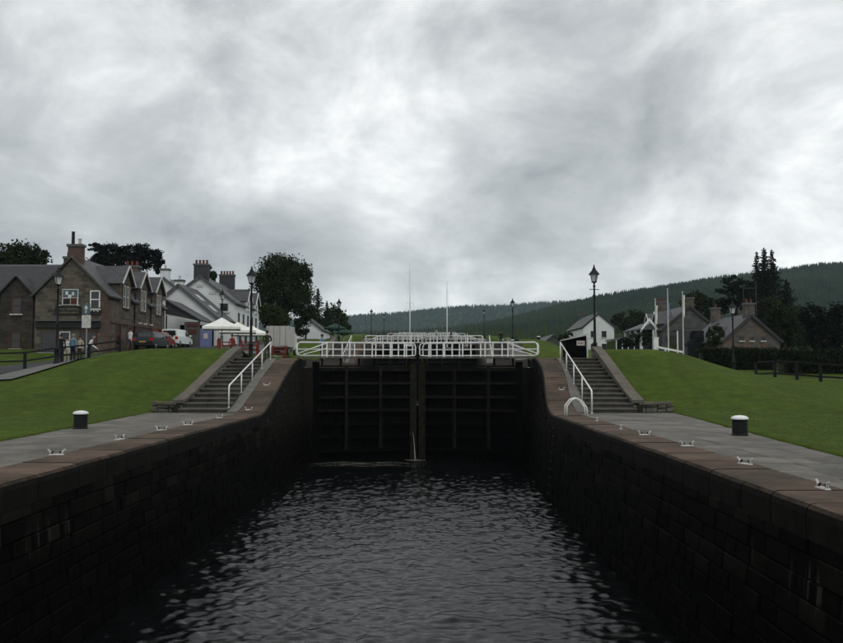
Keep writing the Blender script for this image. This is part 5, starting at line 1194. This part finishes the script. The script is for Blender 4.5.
# ------------------------------------------------------------------ people
def person(lab, loc, rz, h=1.72, top='cloth_black', legs='cloth_navy', hair='hair_dark', pose='stand', female=False, detail=True):
    t = thing('person', lab, 'person', loc, rz, 'people on the canal side'); k = h / 1.75
    J = {}
    def j(n, x, y, z, r): J[n] = ((x * k, y * k, z * k), r * k)
    lean = {'stand': 0, 'walk': .03, 'bend': .55, 'arms': .02}[pose]
    def up(x, y, z):   # torso leans forward about the hip
        c, s = math.cos(lean), math.sin(lean); return x, y + (z - .95) * s, .95 + (z - .95) * c
    sh = .17 if female else .195
    j('pel', 0, 0, .95, .135); j('wai', *up(0, 0, 1.08), .125 if not female else .11); j('che', *up(0, .0, 1.30), .15); j('sho', *up(0, -.01, 1.42), .105); j('nek', *up(0, 0, 1.50), .058); j('hd1', *up(0, .012, 1.59), .082); j('hd2', *up(0, .012, 1.68), .092)
    ed = [('pel', 'wai'), ('wai', 'che'), ('che', 'sho'), ('sho', 'nek'), ('nek', 'hd1'), ('hd1', 'hd2')]
    for s, q in ((-1, 'l'), (1, 'r')):
        st = {'stand': .02, 'walk': .16, 'bend': .05, 'arms': .05}[pose] * s
        j(q + 'hip', s * .09, 0, .90, .098); j(q + 'kne', s * .10, st * .6 + .02, .50, .064); j(q + 'ank', s * .105, st - .01, .09, .045); j(q + 'toe', s * .12, st + .15, .035, .036)
        j(q + 'sh', *up(s * sh, -.005, 1.41), .062)
        if pose == 'arms': j(q + 'el', s * .27, .02, 1.15, .046); j(q + 'wr', s * .12, .20, 1.12, .033); j(q + 'ha', s * .05, .24, 1.13, .034)
        elif pose == 'bend': j(q + 'el', *up(s * .24, .12, 1.12), .046); j(q + 'wr', s * .16, .55, .85, .033); j(q + 'ha', s * .15, .62, .80, .034)
        else: j(q + 'el', *up(s * .245, -.03 - st * .5, 1.14), .046); j(q + 'wr', *up(s * .25, .05 - st, .90), .033); j(q + 'ha', *up(s * .245, .07 - st, .81), .034)
        ed += [('pel', q + 'hip'), (q + 'hip', q + 'kne'), (q + 'kne', q + 'ank'), (q + 'ank', q + 'toe'), ('sho', q + 'sh'), (q + 'sh', q + 'el'), (q + 'el', q + 'wr'), (q + 'wr', q + 'ha')]
        if detail:
            hx, hy, hz = [c / k for c in J[q + 'ha'][0]]; wx, wy, wz = [c / k for c in J[q + 'wr'][0]]; d = Vector((hx - wx, hy - wy, hz - wz)).normalized(); sd_ = d.cross(Vector((1, 0, 0))).normalized()
            for fi in range(4):
                o = sd_ * (.030 - fi * .020); a1 = Vector((hx, hy, hz)) + o + d * .045; a2 = a1 + d * (.045 - .006 * abs(fi - 1)) + Vector((-s * .012, 0, 0))
                j(q + 'f%da' % fi, *a1, .0105); j(q + 'f%db' % fi, *a2, .008); ed += [(q + 'ha', q + 'f%da' % fi), (q + 'f%da' % fi, q + 'f%db' % fi)]
            a1 = Vector((wx, wy, wz)) + d * .035 + sd_ * .05; a2 = a1 + d * .045 + sd_ * .012
            j(q + 'tha', *a1, .011); j(q + 'thb', *a2, .009); ed += [(q + 'wr', q + 'tha'), (q + 'tha', q + 'thb')]
    names = list(J); me = bpy.data.meshes.new('skel'); me.from_pydata([J[n][0] for n in names], [(names.index(a), names.index(b_)) for a, b_ in ed], [])
    o = bpy.data.objects.new('skel', me); COL.objects.link(o); md = o.modifiers.new('s', 'SKIN'); 
    for i, n in enumerate(names): me.skin_vertices[0].data[i].radius = (J[n][1], J[n][1] * (.78 if n in ('pel', 'wai', 'che') else 1)); me.skin_vertices[0].data[i].use_root = (n == 'pel')
    sb = o.modifiers.new('u', 'SUBSURF'); sb.levels = 1; sb.render_levels = 1
    dg = bpy.context.evaluated_depsgraph_get(); bm = bpy.data.meshes.new_from_object(o.evaluated_get(dg)); bpy.data.objects.remove(o)
    bm.name = 'body'; bm.materials.clear()
    for m_ in (top, legs, 'skin', 'rubber'): bm.materials.append(MATS[m_])
    hands = [Vector(J[q + 'ha'][0]) for q in 'lr']; head = Vector(J['hd1'][0]); nek = Vector(J['nek'][0]); hv = (Vector(J['hd2'][0]) - nek).normalized()
    for p in bm.polygons:
        c = p.center; p.use_smooth = True; i = 0
        if (c - nek).dot(hv) > -.005 * k and (c - head).length < .3 * k: i = 2
        elif min((c - q).length for q in hands) < .09 * k: i = 2
        elif c.z < .085 * k: i = 3
        elif c.z < .97 * k and abs(c.x) < .19 * k and abs(c.y) < .4 * k: i = 1
        p.material_index = i
    b2 = bpy.data.objects.new('body', bm); COL.objects.link(b2); b2.parent = t
    hc = Vector(J['hd2'][0]); mb = MB(); vs = []; n1, n2 = 6, 10
    for a in range(n1 + 1):
        th = a / n1 * 1.75
        for q in range(n2):
            ph = q * 6.2832 / n2; back = .25 * max(0, -math.sin(ph)); R_ = .108 * k * (1 + .04 * math.sin(3 * ph))
            vs.append((hc.x + R_ * .92 * math.sin(th) * math.cos(ph), hc.y - .012 * k + R_ * 1.08 * math.sin(th) * math.sin(ph), hc.z - .005 * k + R_ * 1.05 * math.cos(th - (0 if math.sin(ph) < .3 else .25)) - (back * .09 * k if a == n1 else 0)))
    fs = [(a * n2 + q, a * n2 + (q + 1) % n2, (a + 1) * n2 + (q + 1) % n2, (a + 1) * n2 + q) for a in range(n1) for q in range(n2)]
    mb.add(vs, fs).build('hair', hair, t, smooth=True, local=True)
    f = Vector((0, .088 * k, 0)); fc = Vector(J['hd1'][0]) + Vector((0, .0, .04 * k))
    MB().add([tuple(fc + Vector((-.015, .082, -.02)) * k), tuple(fc + Vector((.015, .082, -.02)) * k), tuple(fc + Vector((0, .112, -.018)) * k), tuple(fc + Vector((0, .085, .03)) * k)], [(0, 1, 2), (0, 2, 3), (1, 3, 2)]).build('nose', 'skin', b2, local=True)
    for s in (-1, 1):
        MB().lathe([(.002, -.006), (.011, 0), (.002, .006)], 6, tuple(fc + Vector((s * .033, .085, .018)) * k)).build('eye', 'hair_dark', b2, local=True)
        MB().lathe([(.004, -.03), (.016, 0), (.004, .03)], 6, tuple(fc + Vector((s * .088, 0, -.005)) * k)).build('ear', 'skin', b2, local=True)
    MB().box(fc.x - .024 * k, fc.x + .024 * k, fc.y + .072 * k, fc.y + .083 * k, fc.z - .054 * k, fc.z - .046 * k).build('mouth', 'cloth_red', b2, local=True)
    return t
def put(px, Y): x = at(px, 350, Y).x; return (x, Y, gz(x, Y) + .02 if abs(x) > 12.2 else float(prof(Y)) - .005)
def onpave(px, Y): p = put(px, Y); return (p[0], p[1], p[2] + .07)
person('person in black jacket and grey trousers seen from behind near the pub', onpave(61, 51), R(10), 1.78, 'cloth_black', 'cloth_grey', 'hair_dark', 'stand')
person('person in light blue shirt and dark trousers facing the pub', onpave(73, 52), R(-20), 1.74, 'cloth_blue', 'cloth_navy', 'hair_grey', 'stand')
person('person in a white top between the two figures outside the pub', onpave(67, 55), R(160), 1.66, 'cloth_white', 'cloth_cream', 'hair_dark', 'arms', True)
person('person in a cream top standing beside the road sign', onpave(80, 54), R(170), 1.66, 'cloth_cream', 'cloth_olive', 'hair_dark', 'stand', True)
person('person in white stooping forward below the road sign', onpave(88, 55), R(-80), 1.70, 'cloth_white', 'cloth_denim', 'hair_grey', 'bend')
person('person in white shirt walking past the pub doors', (put(130, 62)[0], 62, put(130, 62)[2] + .07), R(-30), 1.72, 'cloth_white', 'cloth_grey', 'hair_dark', 'walk')
person('person in dark green jacket standing at the head of the left steps', put(267, 52.5), R(15), 1.80, 'cloth_olive', 'cloth_brown', 'hair_dark', 'arms')
person('person in pale blue beside the left end of the gate railing', put(322, 56), R(60), 1.70, 'cloth_blue', 'cloth_navy', 'hair_dark', 'stand')
person('person in black on the far right steps beyond the first gate', (8.9, 97.5, float(prof(97.5)) + .05), R(180), 1.78, 'cloth_black', 'cloth_navy', 'hair_dark', 'stand')
person('person in red sitting side of the parasols, standing among red benches', put(232, 64), R(40), 1.68, 'cloth_red', 'cloth_navy', 'hair_dark', 'stand', True)['label'] = 'person in red standing among the red benches near the parasols'
for i, (px, Y, tp, lab) in enumerate(((378, 106.5, 'cloth_black', 'tiny dark figure by the left end of the second gate railing'), (392, 157.5, 'cloth_red', 'tiny figure in red left of the tall mast on the third gate'), (450, 106.5, 'cloth_navy', 'tiny dark figure under the shorter mast'), (477, 106.5, 'cloth_brown', 'tiny brown figure at the right end of the second gate railing'), (436, 158, 'cloth_cream', 'tiny pale figure between the two masts'))):
    p = at(px, 350, Y); kst = 1 if Y < 120 else 2
    o = person(lab, (p.x, GATE + STEP * kst + 1.0, RISE * kst + 2.66) if abs(p.x) < 6 else (p.x, Y, float(prof(Y))), R(40 * i), 1.72, tp, 'cloth_navy', 'hair_dark', 'stand', detail=False)
# gull high over the lock
d = at(574, 193, 70); t = thing('gull', 'tiny dark bird high in the sky right of centre', 'bird', d); t.scale = (.4, .4, .4)
MB().tube([(0, -.22, 0), (0, -.12, .01), (0, .05, .015), (0, .17, .02), (0, .24, .01)], [.012, .045, .06, .035, .008], 8).build('body', 'gull', t, smooth=True, local=True)
for s in (-1, 1): MB().add([(s * .04, .08, .02), (s * .28, .12, .10), (s * .55, .0, .06), (s * .30, -.02, .09), (s * .04, -.07, .02), (s * .28, .06, .075), (s * .2, .02, .05)], [(0, 1, 3, 4), (1, 2, 3), (0, 4, 6), (4, 3, 5, 6), (0, 6, 5, 1), (1, 5, 2), (5, 3, 2)]).build('wing', 'gull', t, local=True)

# ------------------------------------------------------------------ grass blades over the lawns nearest the camera
gr = np.random.default_rng(21); PT = []
for side in (-1, 1):
    n = 110000; Y = 11 + 37.5 * gr.uniform(0, 1, n) ** 1.3; e = np.abs(path_edge(side, np.minimum(Y, 38))); e = np.where(Y > 38.1, 11.15 if side < 0 else 10.15, e)
    s = np.concatenate([gr.exponential(.05, n // 4), gr.uniform(0, 14, n - n // 4)]); gr.shuffle(s); X = side * (e + s - .05); ok = np.abs(X) < .56 * Y + 1.5; X, Y = X[ok], Y[ok]; Z = ground_z(side, X, Y)
    PT.append(np.stack([X, Y, Z - .005], 1))
P_ = np.concatenate(PT); N = len(P_); th = gr.uniform(0, 6.283, N); w = gr.uniform(.005, .011, N); hgt = gr.uniform(.012, .04, N); dx = np.stack([np.cos(th) * w, np.sin(th) * w, np.zeros(N)], 1)
tip = P_ + np.stack([gr.normal(0, .025, N), gr.normal(0, .025, N), hgt], 1)
V = np.stack([P_ - dx, P_ + dx, tip], 1).reshape(-1, 3)
tag(np_mesh('grass_blades', V, np.arange(3 * N).reshape(N, 3), 'blade'), 'short mown grass blades over both lawns', 'grass', kind='stuff')

# ------------------------------------------------------------------ haze
m, g = new_mat('haze_air')
vol = g.n('ShaderNodeVolumePrincipled', {'Color': (.66, .85, 1.0, 1), 'Density': HAZE if 'HAZE' in globals() else .00009, 'Anisotropy': .1})
g.t.links.new(vol.outputs[0], g.n('ShaderNodeOutputMaterial').inputs['Volume'])
hz = MB().box(-9200, 9200, -500, 4600, -6.6, 300).build('haze', 'haze_air'); tag(hz, 'thin pale air over the valley', 'haze', kind='stuff')
